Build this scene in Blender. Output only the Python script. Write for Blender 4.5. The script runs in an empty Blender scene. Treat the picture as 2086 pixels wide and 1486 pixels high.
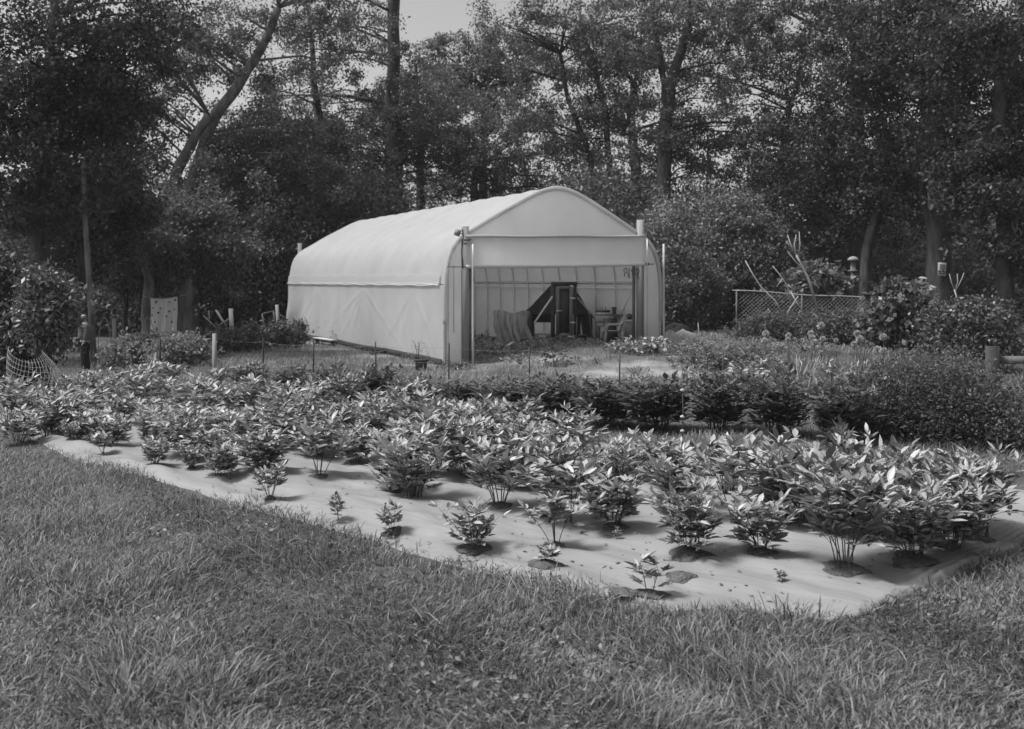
import bpy, math, random
import numpy as np
from mathutils import Vector, Matrix

SC = bpy.context.scene
COL = SC.collection
PI = math.pi
F, CX, HY, CAMZ = 2100.0, 1043.0, 572.0, 2.45      # focal length and horizon of the plate camera (photo pixels)
ADDED_HAZE = .00035  # density of the added veil over the wood
RNG = np.random.default_rng(7)
random.seed(11)

# ------------------------------------------------------------------ terrain
def S(t):
    t = np.clip(t, 0.0, 1.0)
    return t * t * (3 - 2 * t)

def tz(x, y):
    x = np.asarray(x, float); y = np.asarray(y, float)
    rise = .42 * S((x + 1.5) / 3.5) * S((y - 26.5) / 4.5)
    dip = -.22 * S((-x - 8) / 4) * S((y - 21) / 7)
    und = .025 * np.sin(x * 1.3 + .7) * np.cos(y * .9) + .018 * np.sin(x * 3.1 + y * 2.3)
    return rise + dip + und * S((16 - np.abs(x)) / 6)

def P(px, py, Y):
    return np.array([(px - CX) / F * Y, Y, CAMZ - (py - HY) / F * Y])

def G(px, py):
    """point of the ground seen at a photo pixel"""
    Y = CAMZ * F / (py - HY)
    for _ in range(30):
        x = (px - CX) / F * Y
        Y = .5 * Y + .5 * (CAMZ - float(tz(x, Y))) * F / (py - HY)
    x = (px - CX) / F * Y
    return np.array([x, Y, float(tz(x, Y))])

def on_ground(px, Y):
    x = (px - CX) / F * Y
    return np.array([x, Y, float(tz(x, Y))])

# ------------------------------------------------------------------ materials (the plate is monochrome: every colour is a grey)
MATS = {}
def mat(name, base, rough=.75, var=.2, scale=6.0, island=0.0, transl=0.0, bump=0.0, bscale=None, spec=.3,
        stretch=(1, 1, 1), coords='Object', attr=None, attr_val=0.0, metal=0.0, tcol=None, detail=5.0):
    if name in MATS: return MATS[name]
    m = bpy.data.materials.new(name); m.use_nodes = True
    nt = m.node_tree; N = nt.nodes; L = nt.links; N.clear()
    out = N.new('ShaderNodeOutputMaterial'); bs = N.new('ShaderNodeBsdfPrincipled')
    tc = N.new('ShaderNodeTexCoord'); mp = N.new('ShaderNodeMapping'); mp.inputs['Scale'].default_value = stretch
    L.new(tc.outputs[coords], mp.inputs['Vector'])
    nz = N.new('ShaderNodeTexNoise'); nz.inputs['Scale'].default_value = scale; nz.inputs['Detail'].default_value = detail
    nz.inputs['Roughness'].default_value = .6
    L.new(mp.outputs['Vector'], nz.inputs['Vector'])
    def math_(op, a, b):
        n = N.new('ShaderNodeMath'); n.operation = op
        for i, v in enumerate((a, b)):
            if isinstance(v, (int, float)): n.inputs[i].default_value = v
            else: L.new(v, n.inputs[i])
        return n.outputs[0]
    base_s = base
    if attr:
        at = N.new('ShaderNodeAttribute'); at.attribute_name = attr
        f = math_('MULTIPLY', math_('SUBTRACT', nz.outputs['Fac'], .5), 1.6)
        f = math_('ADD', at.outputs['Fac'], f)
        cl = N.new('ShaderNodeClamp'); L.new(f, cl.inputs['Value'])
        k = math_('MULTIPLY', math_('MULTIPLY', cl.outputs[0], at.outputs['Fac']), attr_val - base)
        base_s = math_('ADD', k, base)
    v = math_('MULTIPLY', math_('SUBTRACT', nz.outputs['Fac'], .5), 4 * var)
    v = math_('ADD', v, 1.0)
    if island:
        ge = N.new('ShaderNodeNewGeometry')
        r = math_('MULTIPLY', math_('SUBTRACT', ge.outputs['Random Per Island'], .5), 2 * island)
        v = math_('MULTIPLY', v, math_('ADD', r, 1.0))
    v = math_('MULTIPLY', v, base_s)
    v = math_('MAXIMUM', v, .006)
    cc = N.new('ShaderNodeCombineColor')
    for i in range(3): L.new(v, cc.inputs[i])
    L.new(cc.outputs[0], bs.inputs['Base Color'])
    bs.inputs['Roughness'].default_value = rough; bs.inputs['Metallic'].default_value = metal
    bs.inputs['Specular IOR Level'].default_value = spec
    if bump:
        nb = N.new('ShaderNodeTexNoise'); nb.inputs['Scale'].default_value = bscale or scale * 3; nb.inputs['Detail'].default_value = 6
        L.new(mp.outputs['Vector'], nb.inputs['Vector'])
        bu = N.new('ShaderNodeBump'); bu.inputs['Strength'].default_value = bump; bu.inputs['Distance'].default_value = .05
        L.new(nb.outputs['Fac'], bu.inputs['Height']); L.new(bu.outputs[0], bs.inputs['Normal'])
    sh = bs.outputs[0]
    if transl:
        tr = N.new('ShaderNodeBsdfTranslucent'); mx = N.new('ShaderNodeMixShader'); mx.inputs[0].default_value = transl
        tv = math_('MULTIPLY', v, tcol or 1.0)
        c2 = N.new('ShaderNodeCombineColor')
        for i in range(3): L.new(tv, c2.inputs[i])
        L.new(c2.outputs[0], tr.inputs['Color'])
        L.new(sh, mx.inputs[1]); L.new(tr.outputs[0], mx.inputs[2]); sh = mx.outputs[0]
    L.new(sh, out.inputs['Surface'])
    MATS[name] = m
    return m

def M(k): return MATS[k]
mat('ground', .085, .95, .35, 1.3, bump=.6, bscale=14, coords='Object', attr='sand', attr_val=.24, spec=.1)
mat('soil', .11, .95, .4, 9, bump=1.0, bscale=30, spec=.1)
mat('bed_sheet', .225, .6, .16, 1.2, bump=.8, bscale=2.2, stretch=(.45, 2.2, 1), spec=.3)
mat('grass', .155, .55, .3, 1.2, island=.8, transl=.35, spec=.35)
mat('lawn', .23, .6, .3, .8, island=.5, transl=.35, spec=.3)
mat('dry_grass', .26, .6, .2, 1, island=.3, transl=.3, spec=.3)
mat('peony_leaf', .235, .44, .2, 3, island=.8, transl=.12, spec=.5)
mat('bush_leaf', .10, .42, .2, 3, island=.55, transl=.22, spec=.45)
mat('stem', .07, .6, .2, 8, spec=.3)
mat('petal', .62, .7, .1, 8, island=.15, transl=.3, spec=.2)
mat('globe', .5, .8, .2, 30, island=.3, transl=.2, spec=.2)
mat('tree_leaf', .115, .5, .25, .5, island=.5, transl=.35, spec=.35, tcol=1.3)
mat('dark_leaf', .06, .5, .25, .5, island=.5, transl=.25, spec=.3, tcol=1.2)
mat('pale_leaf', .15, .5, .25, .5, island=.5, transl=.35, spec=.4, tcol=1.2)
mat('lighter_leaf', .18, .5, .3, .8, island=.6, transl=.3, spec=.4)  # even, lighter leaf tone of the shrubs behind the hoop house
mat('shrub_leaf', .12, .42, .25, 1.0, island=.6, transl=.25, spec=.5)
mat('bark', .065, .9, .8, 4, bump=1.0, bscale=12, stretch=(1, 1, .25), spec=.15)
mat('pale_bark', .14, .85, .75, 4, bump=1.0, bscale=7, stretch=(1, 1, .25), spec=.15)
mat('dead_wood', .34, .8, .2, 6, stretch=(1, 1, .3), spec=.2)
mat('cloth', .63, .75, .08, .8, transl=.58, tcol=1.25, bump=.35, bscale=1.3, spec=.12, detail=6)
mat('cloth_band', .56, .6, .04, 1.1, transl=.42, bump=.12, bscale=2.0, spec=.25)
mat('pipe', .55, .4, .08, 4, spec=.4)
mat('galvanised', .45, .45, .15, 5, metal=.5, spec=.4)
mat('timber', .26, .8, .3, 5, bump=.4, bscale=18, stretch=(1, 1, .08), spec=.2)
mat('old_timber', .13, .85, .3, 5, bump=.4, bscale=18, stretch=(1, 1, .12), spec=.15)
mat('pale_timber', .46, .8, .2, 5, bump=.3, bscale=18, stretch=(1, 1, .3), spec=.2)
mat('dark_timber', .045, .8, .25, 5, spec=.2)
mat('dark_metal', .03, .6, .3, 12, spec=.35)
mat('wire', .26, .5, .2, 8, metal=.3, spec=.4)
mat('pale_wire', .32, .5, .2, 8, metal=.3, spec=.4)
mat('netting', .07, .8, .25, 4, transl=.45, spec=.15)
mat('pale_netting', .22, .75, .25, 3, transl=.4, spec=.15, bump=.3, bscale=5)
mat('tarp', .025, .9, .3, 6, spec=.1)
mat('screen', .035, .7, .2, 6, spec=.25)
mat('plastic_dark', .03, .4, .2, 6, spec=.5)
mat('wicker', .30, .7, .25, 30, bump=.4, bscale=60, spec=.25)
mat('white_paint', .55, .6, .1, 5, spec=.3)
mat('white_cloth', .78, .8, .06, 3, transl=.25, spec=.15, bump=.15, bscale=4)
mat('dark_spot', .03, .8, .2, 8, spec=.2)
mat('skin', .30, .6, .08, 14, spec=.3)
mat('hair', .05, .7, .2, 30, spec=.3)
mat('jumper', .12, .9, .2, 12, bump=.4, bscale=60, spec=.1)
mat('trousers', .04, .9, .2, 10, bump=.2, bscale=50, spec=.1)
mat('boots', .02, .6, .2, 10, spec=.3)
mat('stone', .30, .9, .25, 3, bump=.6, bscale=9, spec=.15)
mat('ink', .05, .8, .1, 5, spec=.1)
mat('mushroom', .28, .8, .2, 6, spec=.2)

# ------------------------------------------------------------------ mesh building
class MB:
    def __init__(s):
        s.v = []; s.q = []; s.t = []; s.n = 0
    def add(s, V, quads=None, tris=None):
        V = np.asarray(V, float).reshape(-1, 3)
        if quads is not None and len(quads): s.q.append(np.asarray(quads, np.int64).reshape(-1, 4) + s.n)
        if tris is not None and len(tris): s.t.append(np.asarray(tris, np.int64).reshape(-1, 3) + s.n)
        s.v.append(V); s.n += len(V)
        return s
    def box(s, c, size, R=None):
        c = np.asarray(c, float); h = np.asarray(size, float) / 2
        V = np.array([[i, j, k] for i in (-1, 1) for j in (-1, 1) for k in (-1, 1)], float) * h
        if R is not None: V = V @ np.asarray(R).T
        return s.add(V + c, [[0, 1, 3, 2], [4, 6, 7, 5], [0, 4, 5, 1], [2, 3, 7, 6], [0, 2, 6, 4], [1, 5, 7, 3]])
    def beam(s, a, b, w, h, up=(0, 0, 1)):
        a = np.asarray(a, float); b = np.asarray(b, float); d = b - a; Ln = np.linalg.norm(d); d = d / Ln
        up = np.asarray(up, float)
        if abs(d @ up) > .98: up = np.array([1., 0, 0])
        sx = np.cross(d, up); sx /= np.linalg.norm(sx); sz = np.cross(sx, d)
        return s.box((a + b) / 2, (Ln, w, h), np.stack([d, sx, sz], 1))
    def tube(s, pts, r, k=8, cap=True):
        p = np.asarray(pts, float); n = len(p)
        r = np.full(n, r, float) if np.isscalar(r) else np.asarray(r, float)
        T = np.gradient(p, axis=0); T /= np.linalg.norm(T, axis=1)[:, None] + 1e-12
        up = np.array([0, 0, 1.]) if abs(T[0, 2]) < .9 else np.array([1., 0, 0])
        a = np.cross(T[0], up); a /= np.linalg.norm(a)
        V = []
        for i in range(n):
            a = a - T[i] * (a @ T[i]); a /= np.linalg.norm(a) + 1e-12
            b = np.cross(T[i], a)
            th = np.arange(k) * 2 * PI / k
            V.append(p[i] + r[i] * (np.cos(th)[:, None] * a + np.sin(th)[:, None] * b))
        V = np.concatenate(V)
        i = np.arange(n - 1)[:, None] * k; j = np.arange(k)[None, :]; j2 = (j + 1) % k
        Q = np.stack([i + j, i + j2, i + k + j2, i + k + j], -1).reshape(-1, 4)
        tr = []
        if cap:
            V = np.concatenate([V, p[:1], p[-1:]]); c0 = n * k
            jj = np.arange(k); j2 = (jj + 1) % k
            tr = np.concatenate([np.stack([np.full(k, c0), j2, jj], 1), np.stack([np.full(k, c0 + 1), (n - 1) * k + jj, (n - 1) * k + j2], 1)])
        return s.add(V, Q, tr)
    def grid(s, V, wrap=False):
        V = np.asarray(V, float); a, b = V.shape[:2]
        i = np.arange(a - 1)[:, None] * b; m = b if wrap else b - 1; j = np.arange(m)[None, :]; j2 = (j + 1) % b
        return s.add(V.reshape(-1, 3), np.stack([i + j, i + b + j, i + b + j2, i + j2], -1).reshape(-1, 4))
    def lathe(s, prof, c, k=16):
        th = np.arange(k) * 2 * PI / k
        V = np.array([[[r * math.cos(t), r * math.sin(t), z] for t in th] for r, z in prof]) + np.asarray(c, float)
        return s.grid(V, wrap=True)
    def rhombs(s, C, D, N, L, W, fold=.25, mid=.5):
        Sd = np.cross(D, N); Sd /= np.linalg.norm(Sd, axis=1)[:, None] + 1e-9
        Nn = np.cross(Sd, D)
        L = np.asarray(L)[:, None] if np.ndim(L) else L; W = np.asarray(W)[:, None] if np.ndim(W) else W
        m = C + D * L * mid + Nn * W * fold
        V = np.stack([C, m + Sd * W / 2, C + D * L, m - Sd * W / 2], 1)
        n = len(C)
        return s.add(V.reshape(-1, 3), np.arange(n * 4).reshape(n, 4))
    def lances(s, C, D, N, L, W, droop=.25, fold=.16):
        n = len(C); Sd = np.cross(D, N); Sd /= np.linalg.norm(Sd, axis=1)[:, None] + 1e-9
        Nn = np.cross(Sd, D); L = np.broadcast_to(L, n)[:, None]; W = np.broadcast_to(W, n)[:, None]
        dr = np.broadcast_to(droop, n)[:, None]
        rows = []
        for u, w in ((0, .18), (.3, .92), (.65, .86), (1, .06)):
            c = C + D * L * u - Nn * L * dr * u * u
            rows.append(np.stack([c + Sd * W * w / 2 + Nn * W * fold * w, c, c - Sd * W * w / 2 + Nn * W * fold * w], 1))
        V = np.stack(rows, 1).reshape(n, 12, 3)
        q = np.array([[3 * i + j, 3 * i + j + 1, 3 * i + j + 4, 3 * i + j + 3] for i in range(3) for j in range(2)])
        Q = (np.arange(n)[:, None, None] * 12 + q[None]).reshape(-1, 4)
        return s.add(V.reshape(-1, 3), Q)
    def blades(s, B, az, H, Wd, lean, curl):
        """grass: B base (n,3); az heading of the bend; lean and curl in metres at the tip"""
        n = len(B); d = np.stack([np.cos(az), np.sin(az), np.zeros(n)], 1); sd = np.stack([-np.sin(az), np.cos(az), np.zeros(n)], 1)
        # widen across a random heading so blades show faces from every side
        tw = RNG.uniform(0, PI, n); sd = sd * np.cos(tw)[:, None] + d * np.sin(tw)[:, None] * .6
        rows = []
        for u, w in ((0, .7), (.4, 1.0), (.75, .7)):
            c = B + d * (lean * u + curl * u * u)[:, None]; c[:, 2] += H * (u - .42 * (curl / (H + 1e-6)).clip(0, 1.6) * u ** 3)
            rows += [c - sd * (Wd * w / 2)[:, None], c + sd * (Wd * w / 2)[:, None]]
        c = B + d * (lean + curl)[:, None]; c[:, 2] += H * (1 - .42 * (curl / (H + 1e-6)).clip(0, 1.6))
        V = np.stack(rows + [c], 1)
        b = np.arange(n)[:, None, None] * 7
        s.add(V.reshape(-1, 3), (b + np.array([[0, 1, 3, 2], [2, 3, 5, 4]])[None]).reshape(-1, 4), (b + np.array([[4, 5, 6]])[None]).reshape(-1, 3))
        return s
    def mesh(s, name, m, off=None, smooth=False):
        V = np.concatenate(s.v)
        if off is not None: V = V - np.asarray(off, float)
        q = np.concatenate(s.q) if s.q else np.zeros((0, 4), np.int64); t = np.concatenate(s.t) if s.t else np.zeros((0, 3), np.int64)
        me = bpy.data.meshes.new(name)
        me.vertices.add(len(V)); me.vertices.foreach_set('co', V.astype(np.float32).ravel())
        li = np.concatenate([q.ravel(), t.ravel()]).astype(np.int32)
        me.loops.add(len(li)); me.loops.foreach_set('vertex_index', li)
        tot = np.concatenate([np.full(len(q), 4), np.full(len(t), 3)]).astype(np.int32)
        st = np.concatenate([[0], np.cumsum(tot)[:-1]]).astype(np.int32)
        me.polygons.add(len(tot)); me.polygons.foreach_set('loop_start', st); me.polygons.foreach_set('loop_total', tot)
        if smooth: me.polygons.foreach_set('use_smooth', np.ones(len(tot), bool))
        me.update(calc_edges=True); me.validate()
        if m: me.materials.append(M(m) if isinstance(m, str) else m)
        return me
    def obj(s, name, m, parent=None, smooth=False, loc=None):
        off = loc if loc is not None else (origin(parent) if parent else None)
        o = bpy.data.objects.new(name, s.mesh(name, m, off, smooth)); COL.objects.link(o)
        if parent: o.parent = parent
        elif loc is not None: o.location = loc
        return o

def origin(o):
    v = np.zeros(3)
    while o: v = v + np.array(o.location); o = o.parent
    return v

def tag(o, label=None, cat=None, group=None, kind=None):
    for k, v in (('label', label), ('category', cat), ('group', group), ('kind', kind)):
        if v: o[k] = v
    return o

def thing(name, label, cat, loc=(0, 0, 0), group=None):
    o = bpy.data.objects.new(name, None); COL.objects.link(o); o.location = tuple(float(c) for c in loc); o.empty_display_size = .1
    return tag(o, label, cat, group)

def dup(root, loc, rz=0., sc=1., label=None, group=None):
    r = root.copy(); COL.objects.link(r); r.location = tuple(float(c) for c in loc); r.rotation_euler = (0, 0, rz)
    r.scale = (sc,) * 3 if np.isscalar(sc) else sc
    if label: r['label'] = label
    if group: r['group'] = group
    for ch in list(root.children):
        c = ch.copy(); COL.objects.link(c); c.parent = r
        for g in ch.children:
            d = g.copy(); COL.objects.link(d); d.parent = c
    return r

def rdirs(n, rng, up=0.0):
    d = rng.normal(size=(n, 3)); d[:, 2] += up
    return d / np.linalg.norm(d, axis=1)[:, None]

def leaf_cloud(mb, rng, c, R, nclump, per, sig, L, shell=.45, up=.6, asp=.5, bottom=None):
    """leaves in clumps through an ellipsoid, thinner inside, with an uneven outline"""
    c = np.asarray(c, float); R = np.asarray(R, float)
    u = rdirs(nclump, rng); rad = (shell ** 3 + (1 - shell ** 3) * rng.random(nclump)) ** (1 / 3) * rng.uniform(.82, 1.12, nclump)
    K = c + u * R * rad[:, None]
    n = nclump * per
    sg = sig * rng.uniform(.6, 1.4, nclump)
    Cc = np.repeat(K, per, 0) + rng.normal(size=(n, 3)) * np.repeat(sg, per)[:, None] * np.array([1, 1, .7])
    if bottom is not None: Cc = Cc[Cc[:, 2] > bottom]; n = len(Cc)
    D = rdirs(n, rng); D[:, 2] -= .25; D /= np.linalg.norm(D, axis=1)[:, None]
    N = rdirs(n, rng, up)
    l = L * rng.uniform(.6, 1.3, n)
    mb.rhombs(Cc, D, N, l, l * asp)
    return K

# ------------------------------------------------------------------ camera, light, sky
cam_d = bpy.data.cameras.new('camera'); cam = bpy.data.objects.new('camera', cam_d); COL.objects.link(cam)
cam.location = (0, 0, CAMZ); cam.rotation_euler = (PI / 2, 0, 0)
cam_d.sensor_width = 36; cam_d.lens = 36 * F / 2086; cam_d.shift_y = -(743 - HY) / 2086; cam_d.clip_end = 2000
cam_d.dof.use_dof = True; cam_d.dof.focus_distance = 13; cam_d.dof.aperture_fstop = 2.4
SC.camera = cam
SUN = Vector((-.45, -.08, .88)).normalized()
sd = bpy.data.lights.new('sun', 'SUN'); sd.energy = 2.7; sd.angle = math.radians(14); sd.color = (1, 1, 1)
so = bpy.data.objects.new('sun', sd); COL.objects.link(so); so.rotation_euler = SUN.to_track_quat('Z', 'Y').to_euler(); so.location = (-20, 10, 40)
w = bpy.data.worlds.new('World'); SC.world = w; w.use_nodes = True
nt = w.node_tree; bg = nt.nodes['Background']; sk = nt.nodes.new('ShaderNodeTexSky'); sk.sky_type = 'NISHITA'; sk.sun_disc = False
sk.sun_elevation = math.asin(SUN.z); sk.sun_rotation = math.atan2(SUN.x, SUN.y)
sk.air_density = 1.0; sk.dust_density = 3.0
bw = nt.nodes.new('ShaderNodeRGBToBW'); nt.links.new(sk.outputs[0], bw.inputs[0]); nt.links.new(bw.outputs[0], bg.inputs[0])
bg.inputs[1].default_value = .105
SC.view_settings.view_transform = 'Standard'; SC.view_settings.look = 'None'; SC.view_settings.gamma = 1; SC.view_settings.exposure = .80
SC.cycles.max_bounces = 6; SC.cycles.diffuse_bounces = 3; SC.cycles.transmission_bounces = 3; SC.cycles.glossy_bounces = 2
SC.cycles.use_denoising = True; SC.cycles.denoiser = 'OPENIMAGEDENOISE'; SC.cycles.denoising_input_passes = 'RGB_ALBEDO_NORMAL'; SC.cycles.denoising_prefilter = 'ACCURATE'

hz = bpy.data.materials.new('added_haze'); hz.use_nodes = True; hz.node_tree.nodes.clear()  # thin scattering volume added to imitate lens flare, no real mist
ho = hz.node_tree.nodes.new('ShaderNodeOutputMaterial'); hv = hz.node_tree.nodes.new('ShaderNodeVolumePrincipled')
hv.inputs['Color'].default_value = (.9, .9, .9, 1); hv.inputs['Density'].default_value = ADDED_HAZE; hz.node_tree.links.new(hv.outputs[0], ho.inputs['Volume'])
MATS['added_haze'] = hz
# ------------------------------------------------------------------ ground
RV = np.array([-.79, .61]); NV = np.array([.61, .79])          # planting rows run along RV, NV points away from the camera
RV = RV / np.linalg.norm(RV); NV = np.array([-RV[1], RV[0]]) * -1
if NV[1] < 0: NV = -NV
def tn(x, y): return np.asarray(x) * RV[0] + np.asarray(y) * RV[1], np.asarray(x) * NV[0] + np.asarray(y) * NV[1]
def xy(t, n): return np.asarray(t)[..., None] * RV + np.asarray(n)[..., None] * NV
_fr = np.array([G(*p)[:2] for p in ((2120, 1095), (2050, 1130), (1960, 1165), (1860, 1215), (1770, 1248), (1690, 1262), (1600, 1252), (1480, 1240), (1320, 1250), (1200, 1222), (1100, 1196), (980, 1165), (890, 1140), (760, 1105), (640, 1072), (520, 1040), (400, 1002), (280, 968), (150, 936), (60, 888), (-60, 842), (-300, 812))])
_t, _n = tn(_fr[:, 0], _fr[:, 1])
_o = np.argsort(_t)
def front_n(t): return np.interp(t, _t[_o], _n[_o])
SHEET_T0, SHEET_T1, SHEET_N1 = _t.min(), _t.max(), 12.95
def in_sheet(x, y, jit=0.0):
    t, n = tn(x, y)
    return (n > front_n(t) + jit) & (n < SHEET_N1) & (t > SHEET_T0) & (t < SHEET_T1)

def axis(lo, hi, step, far):
    a = np.arange(lo, hi + step / 2, step)
    out = [lo - 1, lo - 3, lo - 8, lo - 20, lo - 60, -far]; out2 = [hi + 1, hi + 3, hi + 8, hi + 20, hi + 60, far]
    return np.array(sorted(set(out + list(a) + out2)))
gx = axis(-18, 18, .22, 400); gy = axis(2, 52, .22, 500)
X, Y = np.meshgrid(gx, gy, indexing='ij')
def blob(px, py, rx, ry, a=1.0):
    g = G(px, py); return a * np.exp(-(((X - g[0]) / rx) ** 2 + ((Y - g[1]) / ry) ** 2))
sand = np.zeros_like(X)
for b in ((1250, 765, 1.6, 1.6, 1), (1370, 760, 1.3, 1.9, 1), (1100, 735, 1.6, .8, .9), (1000, 742, 1.2, .6, .8), (1420, 790, 1.2, 1.0, .9), (1330, 742, 2.0, .8, .9),
          (850, 745, 1.2, .6, .9), (770, 725, 1.4, .7, .9), (700, 712, 1.6, .7, .9), (640, 700, 1.6, .8, .9), (560, 690, 2, 1, .6), (960, 755, 1.2, .8, .7), (1560, 800, 1.6, 1.0, .75), (1500, 810, 1.4, 1.0, .7), (1180, 760, 1.4, 1.0, .7), (310, 775, 1.6, 1.2, .5), (250, 745, 2.0, 1.6, .4), (520, 720, 2.5, 1.2, .5)):
    sand = np.maximum(sand, blob(*b))
Z = tz(X, Y)
ground = MB().grid(np.stack([X, Y, Z], -1)).obj('ground', 'ground', smooth=True); tag(ground, kind='structure')
at = ground.data.attributes.new('sand', 'FLOAT', 'POINT'); at.data.foreach_set('value', sand.astype(np.float32).ravel())

# pale weed sheet over the planting bed, with shallow creases
def WZ(t, n):
    return .012 * np.sin(n * 7 + 1.7 * np.sin(t * .9)) + .012 * np.sin(n * 3.1 + t * 1.9) + .007 * np.sin(t * 5 + n * 11) + .012 * np.abs(np.sin(n * 4.3 + 2.2 * np.sin(t * .7 + 1) + .5 * np.sin(t * 3.7))) ** 6 * 2 + .006 * np.sin(t * 9 - n * 14 + 2 * np.sin(t * 2))
tt = np.linspace(SHEET_T0, SHEET_T1, 300); uu = np.linspace(0, 1, 140)
T_, U_ = np.meshgrid(tt, uu, indexing='ij'); N_ = (front_n(T_) - .15) * (1 - U_) + SHEET_N1 * U_
XY = xy(T_, N_)
wz = WZ(T_, N_)
ZS = tz(XY[..., 0], XY[..., 1]) + .045 * S(U_ * 14) - .02 * (1 - S(U_ * 14)) + wz * 1.1 * S(U_ * 14)
sheet = MB().grid(np.stack([-T_, N_, ZS], -1)).obj('garden_bed', 'bed_sheet', smooth=True); sheet.rotation_euler = (0, 0, math.atan2(-RV[1], -RV[0])); tag(sheet, kind='structure')
def sheet_z(x, y):
    t, n = tn(x, y)
    return float(tz(x, y)) + .045 + 1.1 * float(WZ(t, n))
# ------------------------------------------------------------------ hoop house
AX = np.array([-1018 / 2100, 1.0]); AX /= np.linalg.norm(AX); WX = np.array([AX[1], -AX[0]])
FL = np.array([-1.95, 29.7]); HW, HL = 7.44, 18.6
def H(s, t, z):
    s = np.asarray(s, float); t = np.asarray(t, float); z = np.asarray(z, float)
    return np.stack(np.broadcast_arrays(FL[0] + s * WX[0] + t * AX[0], FL[1] + s * WX[1] + t * AX[1], z), -1)
half = [(0, -.05), (0, 1.2), (.0, 2.05), (.02, 2.35), (.05, 2.7), (.11, 3.05), (.24, 3.40), (.48, 3.70), (.82, 3.92), (1.4, 4.25), (2.0, 4.58), (2.55, 4.88), (2.9, 5.05), (3.2, 5.17), (3.45, 5.245), (3.72, 5.27)]
PROF = np.array(half + [(HW - s, z) for s, z in half[-2::-1]])
def resample(p, n):
    d = np.concatenate([[0], np.cumsum(np.linalg.norm(np.diff(p, axis=0), axis=1))]); u = np.linspace(0, d[-1], n)
    return np.stack([np.interp(u, d, p[:, 0]), np.interp(u, d, p[:, 1])], 1)
def prof_z(s):      # roof height above position s
    i = 3; return np.interp(s, PROF[i:-i, 0], PROF[i:-i, 1])
house = thing('hoop_house', 'long arched hoop house of pale translucent sheeting, open at the front', 'hoop house', (FL[0], FL[1], 0))
def hpart(mb, name, m, smooth=False, parent=None): return mb.obj(name, m, parent or house, smooth)
NB = 14; BAY = HL / NB
hr = np.random.default_rng(3)
# roof cover, sagging a little between the hoops
roofp = PROF[3:-3]; rp = resample(roofp, 64); ts = np.linspace(-.02, HL + .02, NB * 6 + 1)
nx = np.gradient(rp[:, 1]); nz_ = -np.gradient(rp[:, 0]); ln = np.hypot(nx, nz_); nx /= ln; nz_ /= ln       # inward normal
sag = .075 * np.sin(np.clip(ts / BAY, 0, NB) * PI) ** 2 - .03
V = np.zeros((len(ts), 64, 3))
for i, t in enumerate(ts):
    u = np.linspace(0, 1, 64); k = sag[i] * np.sin(u * PI) ** .5 + .008 * np.sin(u * 40 + t * 3)
    V[i] = H(rp[:, 0] + nx * k, t, rp[:, 1] + nz_ * k)
hpart(MB().grid(V), 'roof_cover', 'cloth', True)
# side curtains below the hip boards, creased and pushed out near the foot
def crease(t, z):
    d = 0
    for t0, z0, ang, wd, am in CR:
        q = (t - t0) * math.sin(ang) + (z - z0) * math.cos(ang); al = (t - t0) * math.cos(ang) - (z - z0) * math.sin(ang)
        d = d + am * np.exp(-(q / wd) ** 2) * np.clip(al / 1.0, 0, 1) * np.exp(-np.clip(al, 0, 99) / 2.5)
    return d
CR = [(7.5, 2.2, a, .05 + .02 * (i % 3), .06) for i, a in enumerate((.35, .6, .9, 1.25, 1.6, 1.9, 2.3, 2.7))] + [(13.5, 2.2, a, .07, .06) for a in (.5, .8, 1.1, 1.5, 2.0)] + [(2.5, 2.2, a, .06, .05) for a in (.6, 1.0, 1.7, 2.4)] + [(17.5, .6, a, .06, .03) for a in (2.6, 2.9, 3.2)]
tsw = np.linspace(0, HL, 150); zs = np.linspace(.12, 2.32, 34); T2, Z2 = np.meshgrid(tsw, zs, indexing='ij')
bul = -.02 - .10 * np.sin(np.clip(T2 / BAY, 0, NB) * PI) ** 2 * np.exp(-((Z2 - .9) / .8) ** 2) * .4 - .16 * np.exp(-((T2 - 17) / 2.2) ** 2 - ((Z2 - .75) / .5) ** 2)
hpart(MB().grid(H(bul - crease(T2, Z2), T2, Z2 + tz(*np.moveaxis(H(0 * T2, T2, 0)[..., :2], -1, 0)) * np.clip(1 - Z2, 0, 1))), 'side_curtain', 'cloth', True)
hpart(MB().grid(H(HW + .02 + crease(T2 + 1.3, Z2) * .8, T2, np.where(Z2 < .3, Z2 - .1, Z2) + .0)), 'side_curtain', 'cloth', True)
# doubled strip of sheeting over the left hip, its edge hemmed to a batten
zb = np.linspace(2.30, 2.66, 8); Tb, Zb = np.meshgrid(np.linspace(.35, HL, 90), zb, indexing='ij')
hpart(MB().grid(H(np.interp(Zb, [2.3, 2.35, 2.66], [-.03, .0, .035]) - .03 + .004 * np.sin(Tb * 9), Tb, Zb)), 'hip_band', 'cloth_band', True)
hip = MB(); hip.tube(H(-.055, np.linspace(.3, HL, 60), 2.31 + .012 * np.sin(np.linspace(0, 60, 60))), .022, 6)
hip.tube(H(-.055, np.linspace(.3, HL, 60), 2.36 + .012 * np.sin(np.linspace(2, 50, 60))), .012, 6); hpart(hip, 'hip_rail', 'pipe')
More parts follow.
